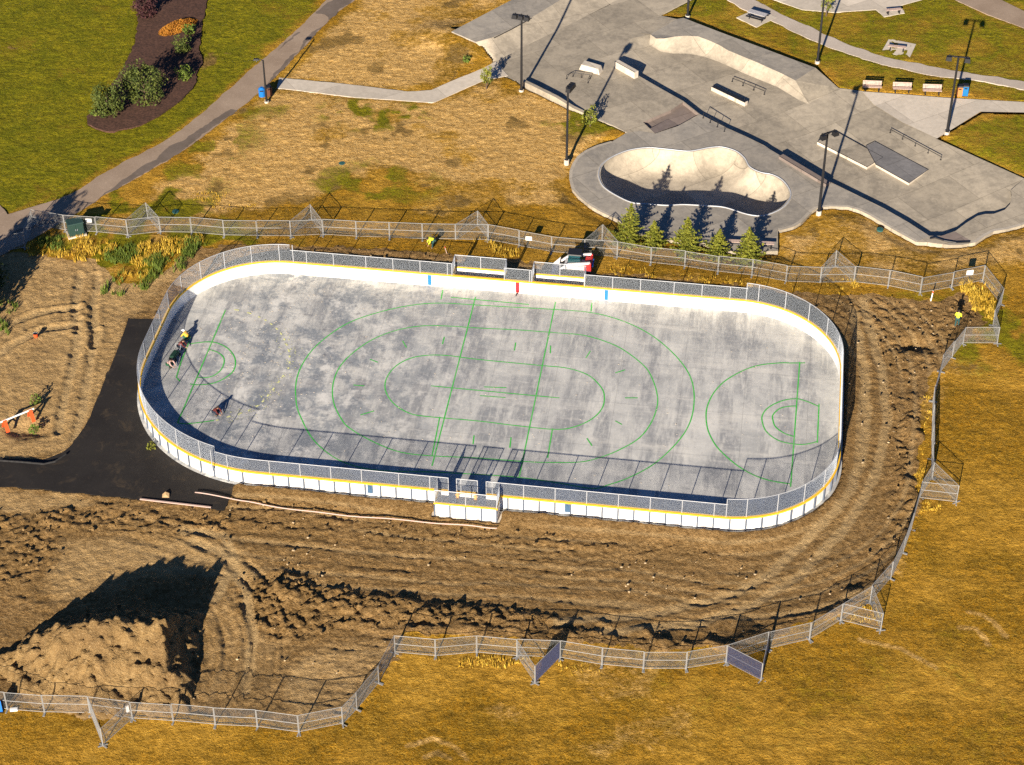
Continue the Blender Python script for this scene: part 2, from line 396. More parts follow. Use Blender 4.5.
def wires(path, z0, z1, pitch, r, wob=0.0):
    """chain link of real crossed wires along a path of (x, y); three-sided rods"""
    p = np.array(path, float); seg = np.hypot(*(p[1:] - p[:-1]).T); cum = np.concatenate([[0], np.cumsum(seg)]); L = cum[-1]; H = z1 - z0; b = MB()
    V = []; F = []; n = 0; bent = len(path) > 2
    def pt(s): return np.stack([np.interp(s, cum, p[:, 0]), np.interp(s, cum, p[:, 1])], 1)
    for sg in (1, -1):
        for s0 in np.arange(-H + pitch / 2, L + H, pitch):
            ss = np.array([s0, s0 + sg * H]); za, zb = z0, z1
            lo, hi = (s0, s0 + H) if sg > 0 else (s0 - H, s0)
            if hi <= 0 or lo >= L: continue
            k = max(2, int(np.ceil(H / .45)) + 1) if bent else 2
            t = np.linspace(0, 1, k); t0 = 0.0; t1 = 1.0
            if sg > 0: t0 = max(0, -s0 / H); t1 = min(1, (L - s0) / H)
            else: t0 = max(0, (s0 - L) / H); t1 = min(1, s0 / H)
            if t1 - t0 < .02: continue
            t = t0 + (t1 - t0) * t; s = s0 + sg * H * t; xy = pt(s); z = z0 + H * t
            d = pt(np.clip(s + .02, 0, L)) - pt(np.clip(s - .02, 0, L)); d /= np.maximum(np.hypot(d[:, 0], d[:, 1]), 1e-9)[:, None]
            ax = np.stack([d[:, 0] * .707, d[:, 1] * .707, np.full(k, -.707 * sg)], 1); nr = np.stack([-d[:, 1], d[:, 0], np.zeros(k)], 1); c = np.concatenate([xy, z[:, None]], 1)
            for q in (0, 2.094, 4.189): V.append(c + (ax * math.cos(q) + nr * math.sin(q)) * r)
            for i in range(k - 1):
                for a_, c_ in ((0, 1), (1, 2), (2, 0)): F.append((n + a_ * k + i, n + a_ * k + i + 1, n + c_ * k + i + 1, n + c_ * k + i))
            n += 3 * k
    b.v = [tuple(q) for q in np.concatenate(V).tolist()]; b.f = F
    return b

# noise on arrays
def _h(ix, iy, s):
    n = (ix.astype(np.int64) * 374761393 + iy.astype(np.int64) * 668265263 + s * 974634749) & 0xffffffff
    n = ((n ^ (n >> 13)) * 1274126177) & 0xffffffff
    n = (n ^ (n >> 16)) & 0xffffffff
    return n / 4294967295.0
def vnoise(x, y, s=0):
    ix = np.floor(x); iy = np.floor(y); fx = x - ix; fy = y - iy; fx = fx * fx * (3 - 2 * fx); fy = fy * fy * (3 - 2 * fy)
    a = _h(ix, iy, s); b = _h(ix + 1, iy, s); c = _h(ix, iy + 1, s); d = _h(ix + 1, iy + 1, s)
    return (a + (b - a) * fx) * (1 - fy) + (c + (d - c) * fx) * fy
def fbm(x, y, s=0, o=4, g=.5):
    t = 0; a = 1; A = 0
    for i in range(o): t = t + a * vnoise(x * 2 ** i + 17 * i, y * 2 ** i - 9 * i, s + i); A += a; a *= g
    return t / A
def clods(x, y, s=0, dens=.7):
    """rounded lumps scattered over a unit grid"""
    ix = np.floor(x); iy = np.floor(y); z = np.zeros(x.shape)
    for dx in (-1, 0, 1):
        for dy in (-1, 0, 1):
            cx = ix + dx; cy = iy + dy; px = cx + _h(cx, cy, s); py = cy + _h(cx, cy, s + 1); r = .25 + .6 * _h(cx, cy, s + 2) ** 2
            on = _h(cx, cy, s + 3) < dens
            an = _h(cx, cy, s + 4) * 3.14; ca = np.cos(an); sa = np.sin(an)
            ux = (x - px) * ca + (y - py) * sa; uy = (-(x - px) * sa + (y - py) * ca) * 1.5
            d2 = (ux * ux + uy * uy) / (r * r)
            z = np.maximum(z, np.where(on, r * np.sqrt(np.clip(1 - d2, 0, 1)), 0))
    return z
def sstep(x, a, b):
    t = np.clip((x - a) / (b - a), 0, 1); return t * t * (3 - 2 * t)
# ------------------------------------------------------------------ rink frame (metres along / across the rink)
AZ = R(-8.2); UX, UY = math.cos(AZ), math.sin(AZ); RC = (-1.969, 136.375)
def to_loc(x, y): x = x - RC[0]; y = y - RC[1]; return x * UX + y * UY, -x * UY + y * UX
def to_wor(u, v): return RC[0] + u * UX - v * UY, RC[1] + u * UY + v * UX
def LOC(px, py, z=0.0): return to_loc(*P(px, py, z))
HL, HW = 29.55, 14.45
RAD = {'nl': 13.0, 'nr': 9.0, 'fr': 9.0, 'fl': 9.0}
def rink_loop(off=0.0, step=.6, brk=()):
    """points (u, v, s) round the rink counter-clockwise from the near-left tangent; off > 0 is outside"""
    out = []
    def seg(a, b, extra=()):
        L = math.dist(a, b); n = max(1, int(L / step)); ts = sorted(set([i / n for i in range(n)] + list(extra)))
        for t in ts: out.append((a[0] + (b[0] - a[0]) * t, a[1] + (b[1] - a[1]) * t))
    def arc(cx, cy, r, a0):
        n = max(8, int(r * 1.57 / step))
        for i in range(n):
            t = a0 + math.pi / 2 * i / n; out.append((cx + (r + off) * math.cos(t), cy + (r + off) * math.sin(t)))
    l, w = HL, HW; a, b = -l + RAD['nl'], l - RAD['nr']
    seg((a, -w - off), (b, -w - off), [(q - a) / (b - a) for q in brk])
    arc(l - RAD['nr'], -w + RAD['nr'], RAD['nr'], -math.pi / 2)
    seg((l + off, -w + RAD['nr']), (l + off, w - RAD['fr']))
    arc(l - RAD['fr'], w - RAD['fr'], RAD['fr'], 0)
    seg((l - RAD['fr'], w + off), (-l + RAD['fl'], w + off))
    arc(-l + RAD['fl'], w - RAD['fl'], RAD['fl'], math.pi / 2)
    seg((-l - off, w - RAD['fl']), (-l - off, -w + RAD['nl']))
    arc(-l + RAD['nl'], -w + RAD['nl'], RAD['nl'], math.pi)
    return out
def wl(pts): return [to_wor(q[0], q[1]) for q in pts]

# ------------------------------------------------------------------ outlines read from the photograph, laid on the ground
SKATE_PX = [(451.6,31.4),(475.9,42.4),(493.9,61.2),(482,72),(505,76),(517.5,81.6),(525,88),(567.6,108),(589.6,116),(612,125),(627,132.5),(612,141.5),(598,145.5),(586.5,150.4),(578.5,156),(573.7,163),(570.4,171),(570,179),(572.5,188.6),(580,197),(591.6,206),(601,211.5),(615,218),
            (640,234),(672,240),(704,243),(735,252),(778,251),(778,230),(786,228.3),(794,226),(801,222),(806.5,216.5),(812,210.5),(817,207.5),(829.5,206),(848,206.6),(860,210),(871,215.5),(891.5,228),(917,242),(927,242.3),(947.5,244.8),(962,244.5),(975.6,242),(984,236),(993.4,230.8),(1006,229),(1019,225.7),(1046,216),(1052,192),
            (1024,178.4),(980,158.5),(937,139),(980.7,112),(1050,113.5),(1050,103),(1024,102),(942.5,97),(905,94),(862,91),(838.6,88),(816,67.5),(764,48.4),(720,32),(683.3,17.8),(660.4,15.3),(690,0),(735,-25),(640,-25),(600,-25),(560,-22)]
SKATE = PL(SKATE_PX)
TRAIL = PL([(-30,196),(0,205),(8,214.5),(55,200.4),(69,195),(122,163),(163,143),(204,112),(229.5,89),(255,66),(288,38),(308.5,19),(324,2.5),(345,-25),(385,-25),(354.4,0),(334,15),(313.6,37),(291,61),(268,84),(252,99),(234.5,112),(188.6,148),(163,163),(130,182),(104.5,195),(84,209),(60,223),(25,243),(-30,272)])
def rag(poly, amp, st=.45, seed=0):
    out = []
    for a, b in zip(poly, poly[1:] + poly[:1]):
        L = math.dist(a, b); n_ = max(1, min(400, int(L / st)))
        for k_ in range(n_): out.append((a[0] + (b[0] - a[0]) * k_ / n_, a[1] + (b[1] - a[1]) * k_ / n_))
    p = np.array(out); d = (fbm(p[:, 0] * .9, p[:, 1] * .9, 401 + seed, 4, .65) - .5) * 2.6 * amp; e = (fbm(p[:, 0] * .9, p[:, 1] * .9, 431 + seed, 4, .65) - .5) * 2.6 * amp
    return [(float(q[0] + a_), float(q[1] + b_)) for q, a_, b_ in zip(p, d, e)]
TRAIL = rag(TRAIL, .16)
LAWN = PL([(-60,-60),(350,-60),(327,-2),(300,28),(262,62),(232,88),(204,112),(163,143),(122,163),(69,195),(8,215),(-60,214)])
LAWN2 = PL([(620,-40),(680,-25),(655,8),(683,17),(764,47),(815,66),(842,88),(1060,103),(1060,-40)])
LAWN3 = PL([(980,113),(1060,112),(1060,190),(1010,171),(937,139)])
STRAW1 = PL([(290,78),(318,45),(352,5),(370,-30),(520,-30),(500,2),(447,32),(492,63),(480,70),(435,90),(350,84)])
STRAW2 = PL([(150,190),(190,158),(240,118),(275,92),(360,100),(433,104),(500,80),(565,110),(605,128),(570,165),(571,190),(600,215),(520,205),(480,185),(380,165),(300,200),(200,215)])
STRAW3 = PL([(790,232),(830,210),(870,220),(930,248),(1030,232),(1040,262),(985,262),(950,275),(900,280),(840,262),(790,262)])
THATCH = PL([(-20,250),(40,262),(110,290),(60,310),(10,330),(-20,330)])
DIRT = PL([(-60,252),(28,254),(60,257),(95,262),(118,283),(150,280),(205,246),(250,243),(300,245),(360,247),(420,250),(455,254),(500,258),(560,268),(620,274),(700,281),(750,287),(800,293),(850,294),(905,297),(938,302),(962,290),(980,305),(982,320),(966,335),(950,352),(936,378),(922,402),(918,450),(917,500),(906,545),(893,570),(870,594),(840,611),(770,636),(725,650),(640,648),(560,641),(480,638),(402,637),(392,662),(378,678),(350,712),(298,722),(215,717),(130,709),(60,705),(-60,700)])
ASPH = PL([(127.5,318.7),(162,320),(185,330),(260,420),(243,480),(237,481),(224.5,510),(178.4,503.6),(109.6,496),(43,489.6),(0,487),(-40,484),(-40,456),(0,457.7),(43,460),(54,456.5),(63.7,451.4),(72,444.5),(79,436),(89,418),(102,387.6),(112,363),(120,343)])
WALK = PL([(279,78),(300,80),(352,85),(408,92),(431,90.5),(455,80),(482,69),(496,62),(508,76),(482,81.6),(458,92),(433.4,103),(357,98),(300,91),(277,88.5)])
GRAVELP = PL([(735,-12),(764,5),(780,14),(812,28),(848,44.6),(884,57),(942,69),(1050,85.5),(1050,95),(985,82),(922,74),(873.6,62.5),(828,47),(795,33),(770,20),(740,8),(722,-4)])
PLAZA2 = PL([(765,-3),(802,10),(833,12.7),(876,10),(884,16.6),(904,11.5),(900,6),(922,0),(960,-20),(760,-25)])
ROAD = PL([(930,-20),(955,0),(988,15),(1050,38),(1050,24),(1001,0),(970,-20)])
MULCH = PL([(134,-10),(139,18),(135,44),(125,66),(110,90),(96,110),(87,117),(88,124),(97,130),(113,132.5),(135,127),(160,116),(185,98),(196,82),(201,62),(200,40),(204,18),(210,-10)])
MOUND_RIDGE = [(-48, 104.0, .6), (-38, 104.3, .7), (-36.8, 104.5, 1.0), (-35.6, 104.7, 1.4), (-34.5, 104.9, 2.05), (-33.5, 105, 2.7), (-31.8, 105, 3.75), (-29.9, 105, 4.0), (-27.6, 105, 3.8), (-25.6, 105, 3.7)]
ASPH = rag(ASPH, .16, seed=3); GRAVELP = rag(GRAVELP, .22, seed=5); MULCH = rag(MULCH, .30, seed=7); WALK = rag(WALK, .05, seed=9)
CLOD = [(PL([(236,484),(330,500),(430,515),(500,525),(620,532),(745,540),(735,556),(600,553),(500,550),(400,545),(300,535),(240,525),(150,512),(110,505),(112,498),(225,512)]), .30),
        (PL([(228,590),(270,570),(330,588),(420,604),(500,608),(560,618),(540,632),(440,628),(360,628),(300,640),(250,632)]), .65),
        (PL([(-40,512),(30,515),(58,505),(110,503),(160,512),(235,520),(228,540),(130,528),(62,530),(55,565),(30,588),(-40,592)]), .45),
        (PL([(400,633),(520,624),(640,632),(720,640),(725,650),(640,648),(560,642),(402,638)]), .40),
        (PL([(884,395),(925,395),(922,470),(912,530),(895,560),(868,590),(858,580),(885,540),(895,480),(890,430)]), .40),
        (PL([(845,296),(905,300),(940,304),(965,296),(978,312),(955,345),(935,372),(915,390),(895,370),(870,340),(848,315)]), .32),
        (PL([(235,246),(300,247),(420,253),(500,260),(600,275),(750,289),(850,298),(850,330),(800,300),(700,292),(560,278),(420,262),(300,252),(220,262)]), .24),
        (PL([(150,625),(185,640),(198,660),(195,700),(175,712),(150,705)]), .45)]
TRACKS = [(PL([(852,310),(858,333),(865,380),(866,418),(861,464),(848,495),(833,515),(802,545),(772,572),(730,594),(660,612),(560,622)]), .55),
          (PL([(862,300),(873,338),(884,380),(887,418),(879,464),(862,502),(845,528),(828,546),(797,576),(750,606),(690,624),(600,632)]), .55),
          (PL([(75,330),(76,300),(80,275)]), .45), (PL([(94,345),(93,305),(97,275)]), .45),
          (PL([(-20,345),(10,325),(40,312),(80,308)]), .5), (PL([(-20,370),(10,345),(40,330),(75,325)]), .5),
          (PL([(58,430),(66,390),(75,350),(80,320)]), .5), (PL([(74,440),(85,395),(92,350),(96,330)]), .5),
          (PL([(215,600),(235,560),(225,535),(180,530)]), .5), (PL([(245,690),(252,640),(245,590),(225,552),(190,540)]), .5)]

def build_ground():
    st = .150
    xs = np.arange(-84, 84 + st, st); ys = np.arange(85, 224 + st, st)
    X, Y = np.meshgrid(xs, ys); ny, nx = X.shape
    shp = X.shape; X = X.ravel(); Y = Y.ravel()
    # keep the part the photograph can see, and a margin round it
    vis = sdist(X, Y, PL([(-150, -42), (1174, -42), (1200, 835), (-180, 835)])) < 0
    xv = X[vis]; yv = Y[vis]
    wx = xv + (fbm(xv * .5, yv * .5, 3) - .5) * 1.6 + (fbm(xv * 2.2, yv * 2.2, 5, 3) - .5) * .7
    wy = yv + (fbm(xv * .5, yv * .5, 13) - .5) * 1.6 + (fbm(xv * 2.2, yv * 2.2, 15, 3) - .5) * .7
    dD = sdist(wx, wy, DIRT); soil = sstep(-dD, -.35, .35)
    g1 = np.minimum(np.minimum(sdist(wx, wy, LAWN), sdist(wx, wy, LAWN2)), sdist(wx, wy, LAWN3))
    green = sstep(-g1, -1.0, 1.6)
    px, py = (lambda x, y: (CX + FPX * x / (y * math.cos(PITCH) + CAM_H * math.sin(PITCH)), y))(xv, yv)
    big = fbm(xv * .06, yv * .06, 41, 4); mid = fbm(xv * .22, yv * .22, 51, 4)
    green = green * np.clip(1.25 - .55 * sstep(mid, .44, .70), 0, 1)
    far_right = np.minimum(sdist(wx, wy, LAWN2), sdist(wx, wy, LAWN3))
    green = np.where(far_right < 0, green * (.50 + .30 * sstep(mid, .35, .62)), green)
    # green tinge on the golden field
    field = sstep(mid, .54, .70) * .14
    for c, r, a in ((P(375,112), 2.6, 1.0), (P(370,185), 3.5, .7), (P(600,120), 3.0, .8), (P(990,330), 5, .7), (P(700,690), 6, .22), (P(900,700), 8, .25), (P(185,255), 5, .8), (P(120,205), 5, .8), (P(160,170), 4, .6), (P(210,140), 3, .6), (P(255,108), 2, .6), (P(130,255), 4, .8)):
        field = np.maximum(field, a * sstep(r * 1.25 - np.hypot((wx - c[0]) * .62, wy - c[1]), -r * .8, r * .7) * sstep(fbm(xv * .45, yv * .45, 47), .36, .60))
    green = np.maximum(green, field)
    straw = np.zeros_like(xv)
    for s_, a in ((STRAW1, 1.0), (STRAW2, 1.0), (STRAW3, .95)): straw = np.maximum(straw, a * sstep(-sdist(wx, wy, s_), -2.0, 2.5))
    straw = straw * (.40 + .9 * sstep(fbm(xv * .16, yv * .16, 77), .34, .54))
    straw = np.maximum(straw, .35 * sstep(fbm(xv * .12, yv * .12, 87), .60, .72))
    for ln in ([(960,627),(975.6,628.6),(986,639),(988,644)],[(968,612),(982,615),(993,621),(1006,636)],[(408,746),(433,738),(454,746),(466.6,758.6)],[(425,757),(438,752),(450,758)],[(860,640),(900,648),(935,668)]): straw = np.maximum(straw, .6 * sstep(.45 - ldist(xv, yv, PL(ln)), 0, .35))
    thatch = .8 * sstep(fbm(xv * .35, yv * .35, 97, 5), .60, .70)
    thatch = np.where(straw > .3, thatch * .8, thatch * .3)
    # height
    z = (fbm(xv * 1.3, yv * 1.3, 21, 4) - .5) * .16 + (fbm(xv * .1, yv * .1, 23, 3) - .5) * .2
    zs = (fbm(xv * 2.2, yv * 2.2, 31, 2, .7) - .5) * .15
    U, V = to_loc(xv, yv)
    # scraped lines: along the rink on the working strip, round the heap at the left
    ang = np.arctan2(V / HW, U / HL); rr = np.maximum(np.abs(U) - (HL - 9), 0); rv = np.maximum(np.abs(V) - (HW - 9), 0); rd = np.hypot(rr, rv) - 9
    arcx = np.where(np.abs(U) < HL - 9, U, np.sign(U) * (HL - 9) + rd * 0 + 9 * ang)
    near = sstep(-V, 8, 13)
    strk = (fbm(rd * 2.6, arcx * .16, 61, 3, .7) - .5) * (.5 + 1.2 * sstep(fbm(xv * .2, yv * .2, 63), .4, .6))
    ring = np.clip(sstep(U, -30, -20) + 0 * U, 0, 1) * sstep(rd, .6, 1.6)
    hx, hy = P(70, 660)
    hd = np.hypot(xv - hx, (yv - hy)); ha = np.arctan2(yv - hy, xv - hx)
    sh = .32 - np.abs(fbm(hd * 1.5, ha * 1.3, 65, 3, .6) - .5) * 3.2
    scr = sstep(-sdist(wx, wy, PL([(160,720),(185,650),(235,565),(130,540),(100,525),(200,525),(262,560),(300,620),(290,720)])), -1.0, 1.5)
    zs = zs + strk * .17 * ring * (1 - scr) + sh * .26 * scr
    leftt = sstep(-sdist(wx, wy, PL([(-60,250),(130,262),(190,262),(130,320),(100,400),(70,455),(-60,462)])), -1.5, 1.5)
    lines = fbm((xv * .9 + yv * .35) * 1.4, (yv * .9 - xv * .35) * .3, 69, 4, .6) - .5
    zs = zs + lines * .15 * leftt
    cz = np.zeros_like(xv); rough = np.zeros_like(xv)
    amp = .01 + .07 * sstep(fbm(rd * .35, arcx * .12, 181, 4), .44, .62)
    for poly, a in CLOD: 
        q = sstep(-sdist(wx, wy, poly), -.7, .9); amp = np.maximum(amp, a * q * .60); rough = np.maximum(rough, q * a / .45)
    amp = np.where(leftt > .3, np.minimum(amp, .012), amp)
    c1 = clods(xv / .95, yv / .95, 101, .55); c2 = clods(xv / .58 + 5, yv / .58, 111, .75); c3 = clods(xv / .40, yv / .40 + 3, 121, .7)
    crumb = fbm(xv * 1.5, yv * 1.5, 191, 4, .78) - .5; rdg = 1 - np.abs(2 * fbm(xv * .9, yv * .9, 195, 4, .7) - 1) * 2.2
    cz = amp * (.30 * c1 * sstep(crumb, -.02, .10) + .45 * c2 + .30 * c3 + 2.0 * crumb + .45 * rdg)
    track = np.zeros_like(xv)
    for ln, wd in TRACKS:
        d = ldist(xv + (wx - xv) * .35, yv + (wy - yv) * .35, ln); wd = wd * .75; q = sstep(wd + .15 - d, 0, .3); track = np.maximum(track, q)
        kk = 1 + 1.6 * leftt; zs = zs - .04 * kk * q + .03 * kk * np.exp(-((d - wd - .25) / .2) ** 2)
    wob = (fbm(arcx * .07, rd * .12, 151, 3) - .5) * 2.6
    for r0, s0 in ((1.9, 1), (3.1, 2), (4.3, 3), (5.2, 4), (6.3, 5), (7.6, 6), (8.8, 7), (10.1, 8)):
        q = sstep(.26 - np.abs(rd + wob * (.6 + .1 * s0) - r0), 0, .14) * ring * (1 - scr) * sstep(fbm(arcx * .05 + 3 * s0, rd * .05, 160 + s0), .36, .50); track = np.maximum(track, .62 * q); zs = zs - .035 * q
    cz = cz * (1 - .75 * track)
    # little bank of spoil inside the near fence, ditch beside it
    for ln, hgt, wd in ((PL([(402,634),(480,631),(560,635),(640,642),(722,645),(775,633),(840,606),(880,575)]), .34, .55), (PL([(430,622),(520,614),(590,622),(650,633)]), .28, .5), (PL([(262,575),(300,600),(370,612),(440,612)]), .30, 1.1),
                        (PL([(908,400),(913,450),(908,500),(895,545)]), .26, .8), (PL([(120,312),(145,316),(165,316)]), .30, .5), (PL([(0,462),(43,464),(66,456),(80,441)]), .16, .4)):
        d = ldist(wx, wy, ln); zs = zs + 1.0 * hgt * np.exp(-(d / wd) ** 2) * sstep(fbm(xv * .45, yv * .45, 141), .38, .62)
    for c, r, a in ((P(915,343), .9, .7), (P(29,428), 1.0, .55), (P(160,598), 1.0, .3)):
        zs = zs - a * np.exp(-(((xv - c[0]) / (1.6 * r)) ** 2 + ((yv - c[1]) / r) ** 2))
    # edge of the cut: grass stands a little above the soil
    z = z * (1 - soil) + (zs + cz) * soil
    z = z - .08 * soil * sstep(-dD, 0, 1.5)
    tan = np.maximum(leftt, sstep(-sdist(wx, wy, PL([(-60,488),(60,492),(110,500),(60,505),(30,512),(-60,510)])), -.6, .8))
    tan = np.maximum(tan, .85 * sstep(-sdist(wx, wy, PL([(60,535),(130,532),(215,535),(262,560),(275,600),(232,580),(150,580),(60,610),(40,590)])), -1, 1.5))
    tan = np.maximum(tan, .8 * sstep(-sdist(wx, wy, PL([(290,660),(330,642),(400,640),(390,665),(350,712),(300,722),(280,700)])), -1, 1.2))
    tan = np.maximum(tan, .45 * scr); tan = np.maximum(tan, .4 * sstep(-sdist(wx, wy, PL([(130,300),(180,262),(250,245),(240,262),(185,285),(160,318)])), -1, 1))
    tan = tan * (1 - .6 * rough)
    # flat under the rink slab, the asphalt and the concrete
    outl = wl(rink_loop(.55)); dr = sdist(xv, yv, outl); z = np.where(dr < 0, -.22, z * sstep(dr, -.1, 1.0) + (.02 * (1 - sstep(dr, -.1, 1.0))))
    db = sdist(xv, yv, wl(rink_loop(.16))); nearb = sstep(db, .0, .3) * (1 - sstep(db, .9, 2.6)) * sstep(-V, 6, 12) * sstep(U, -23, -20)
    z = np.maximum(z, nearb * (.20 + .26 * fbm(xv * .8, yv * .8, 131)) + z * (nearb > .02) * .6 - (nearb < .02) * 9)
    box = sdist(U, V, [(-2.0, -16.25), (3.3, -16.25), (3.3, -14), (-2.0, -14)]); z = np.where(box < .1, -.2, z)
    da = sdist(xv, yv, ASPH); z = np.where(da < -.05, -.15, z * sstep(da, -.05, .5) + .01 * (1 - sstep(da, -.05, .5)))
    for poly in (TRAIL, WALK, GRAVELP, PLAZA2, ROAD):
        d = sdist(xv, yv, poly); z = np.where(d < .25, np.where(d < -.1, -.12, np.minimum(z, .005)), z)
    dm = sdist(xv, yv, MULCH); z = np.where(dm < 0, -.1, z)
    dk = sdist(xv, yv, SKATE)
    z = z - .30 * (1 - sstep(dk, .2, 2.2)) * (yv < 177.5)
    z = np.where(dk < .1, -.45, z)
    dU = ldist(xv, yv, [P(438,37), P(451.6,31.4,.9), P(475.9,42.4,.9)]); z = z + np.where(dk > 0, .72 * np.exp(-(dU / 2.6) ** 2), 0)
    drop = dk < -1.2
    Z = np.zeros(X.shape); Z[vis] = z
    ok = np.zeros(X.shape, bool); idx = np.where(vis)[0]; ok[idx[~drop]] = True
    cls = np.full(X.shape, -1, int); k = np.where(soil > .5, 2, np.where(g1 < 0, 1, 0)); cls[idx] = k
    C1 = np.zeros((X.size, 4), np.float32); C1[idx] = np.stack([soil, green, straw, np.ones_like(soil)], 1)
    C2 = np.zeros((X.size, 4), np.float32); C2[idx] = np.stack([tan, np.clip(track, 0, 1), thatch, np.ones_like(soil)], 1)
    i, j = np.meshgrid(np.arange(ny - 1), np.arange(nx - 1), indexing='ij'); a = (i * nx + j).ravel()
    F = np.stack([a, a + 1, a + nx + 1, a + nx], 1); F = F[ok[F].all(1)]
    fc = cls[F].max(1)
    for c, name in ((0, 'ground'), (1, 'lawn'), (2, 'bare_soil')):
        f = F[fc == c]; used, inv = np.unique(f, return_inverse=True); f = inv.reshape(f.shape)
        co = np.stack([X[used], Y[used], Z[used]], 1).astype(np.float32)
        ca, cb = C1[used], C2[used]
        me = bpy.data.meshes.new(name); nv = len(co); nf = len(f)
        me.vertices.add(nv); me.vertices.foreach_set('co', co.ravel()); me.loops.add(nf * 4); me.loops.foreach_set('vertex_index', f.astype(np.int32).ravel())
        me.polygons.add(nf); me.polygons.foreach_set('loop_start', np.arange(0, nf * 4, 4, dtype=np.int32)); me.polygons.foreach_set('use_smooth', np.ones(nf, bool)); me.update(calc_edges=True)
        for nm, cc in (('cover', ca), ('soil', cb)):
            at = me.attributes.new(nm, 'FLOAT_COLOR', 'POINT'); at.data.foreach_set('color', cc.ravel())
        me.materials.append(M['ground']); o = bpy.data.objects.new(name, me); COL.objects.link(o); o['kind'] = 'structure'
    # the land beyond, out to the horizon
    b = MB(); b.add([(-3000, -1200, -.9), (3000, -1200, -.9), (3000, 3000, -.9), (-3000, 3000, -.9)], [(0, 1, 2, 3)])
    poly = PL([(-150, -42), (1174, -42), (1200, 835), (-180, 835)])
    q = MB(); o2 = [(-3000, -1200), (3000, -1200), (3000, 3000), (-3000, 3000)]
    inner = [(p[0] + (.5 if p[0] < 0 else -.5), p[1] + (.5 if p[1] < 140 else -.5)) for p in poly]
    vs, fs = fill(o2, [inner], (), -.10); q.add(vs, fs)
    o = q.build('land', M['ground']); o['kind'] = 'structure'
build_ground()

# ------------------------------------------------------------------ paths and beds
sheet('asphalt_pad', ASPH, M['asphalt'], .02, skirt=.2)
pth = sheet('path', TRAIL, M['trail'], .04, skirt=.1)
M['trail_dark'] = asphalt('dark_asphalt', (.105, .082, .064), (.16, .125, .10))  # darker asphalt tone for the ragged patches laid over the path
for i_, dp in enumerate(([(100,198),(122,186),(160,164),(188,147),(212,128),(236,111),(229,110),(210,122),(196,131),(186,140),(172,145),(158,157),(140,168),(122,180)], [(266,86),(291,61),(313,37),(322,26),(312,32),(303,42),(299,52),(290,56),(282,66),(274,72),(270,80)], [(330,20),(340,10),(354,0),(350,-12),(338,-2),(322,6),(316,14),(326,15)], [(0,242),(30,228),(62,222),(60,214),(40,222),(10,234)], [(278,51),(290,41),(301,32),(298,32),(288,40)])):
    sheet('dark_patch', rag(PL(dp), .30, .3, 11 + i_), M['trail_dark'], .044, parent=pth, kind=None)
sheet('footpath', WALK, M['conc_light'], .05, skirt=.1)
sheet('gravel_path', GRAVELP, M['gravel'], .04, skirt=.1)
sheet('concrete_plaza', PLAZA2, M['conc_light'], .05, skirt=.1)
sheet('road', ROAD, M['trail'], .04, skirt=.1)
def bumpy(x, y): return .06 + .10 * fbm(x * 1.2, y * 1.2, 201) 
sheet('mulch_bed', MULCH, M['mulch'], zf=bumpy, step=.45, skirt=.3, smooth=True)

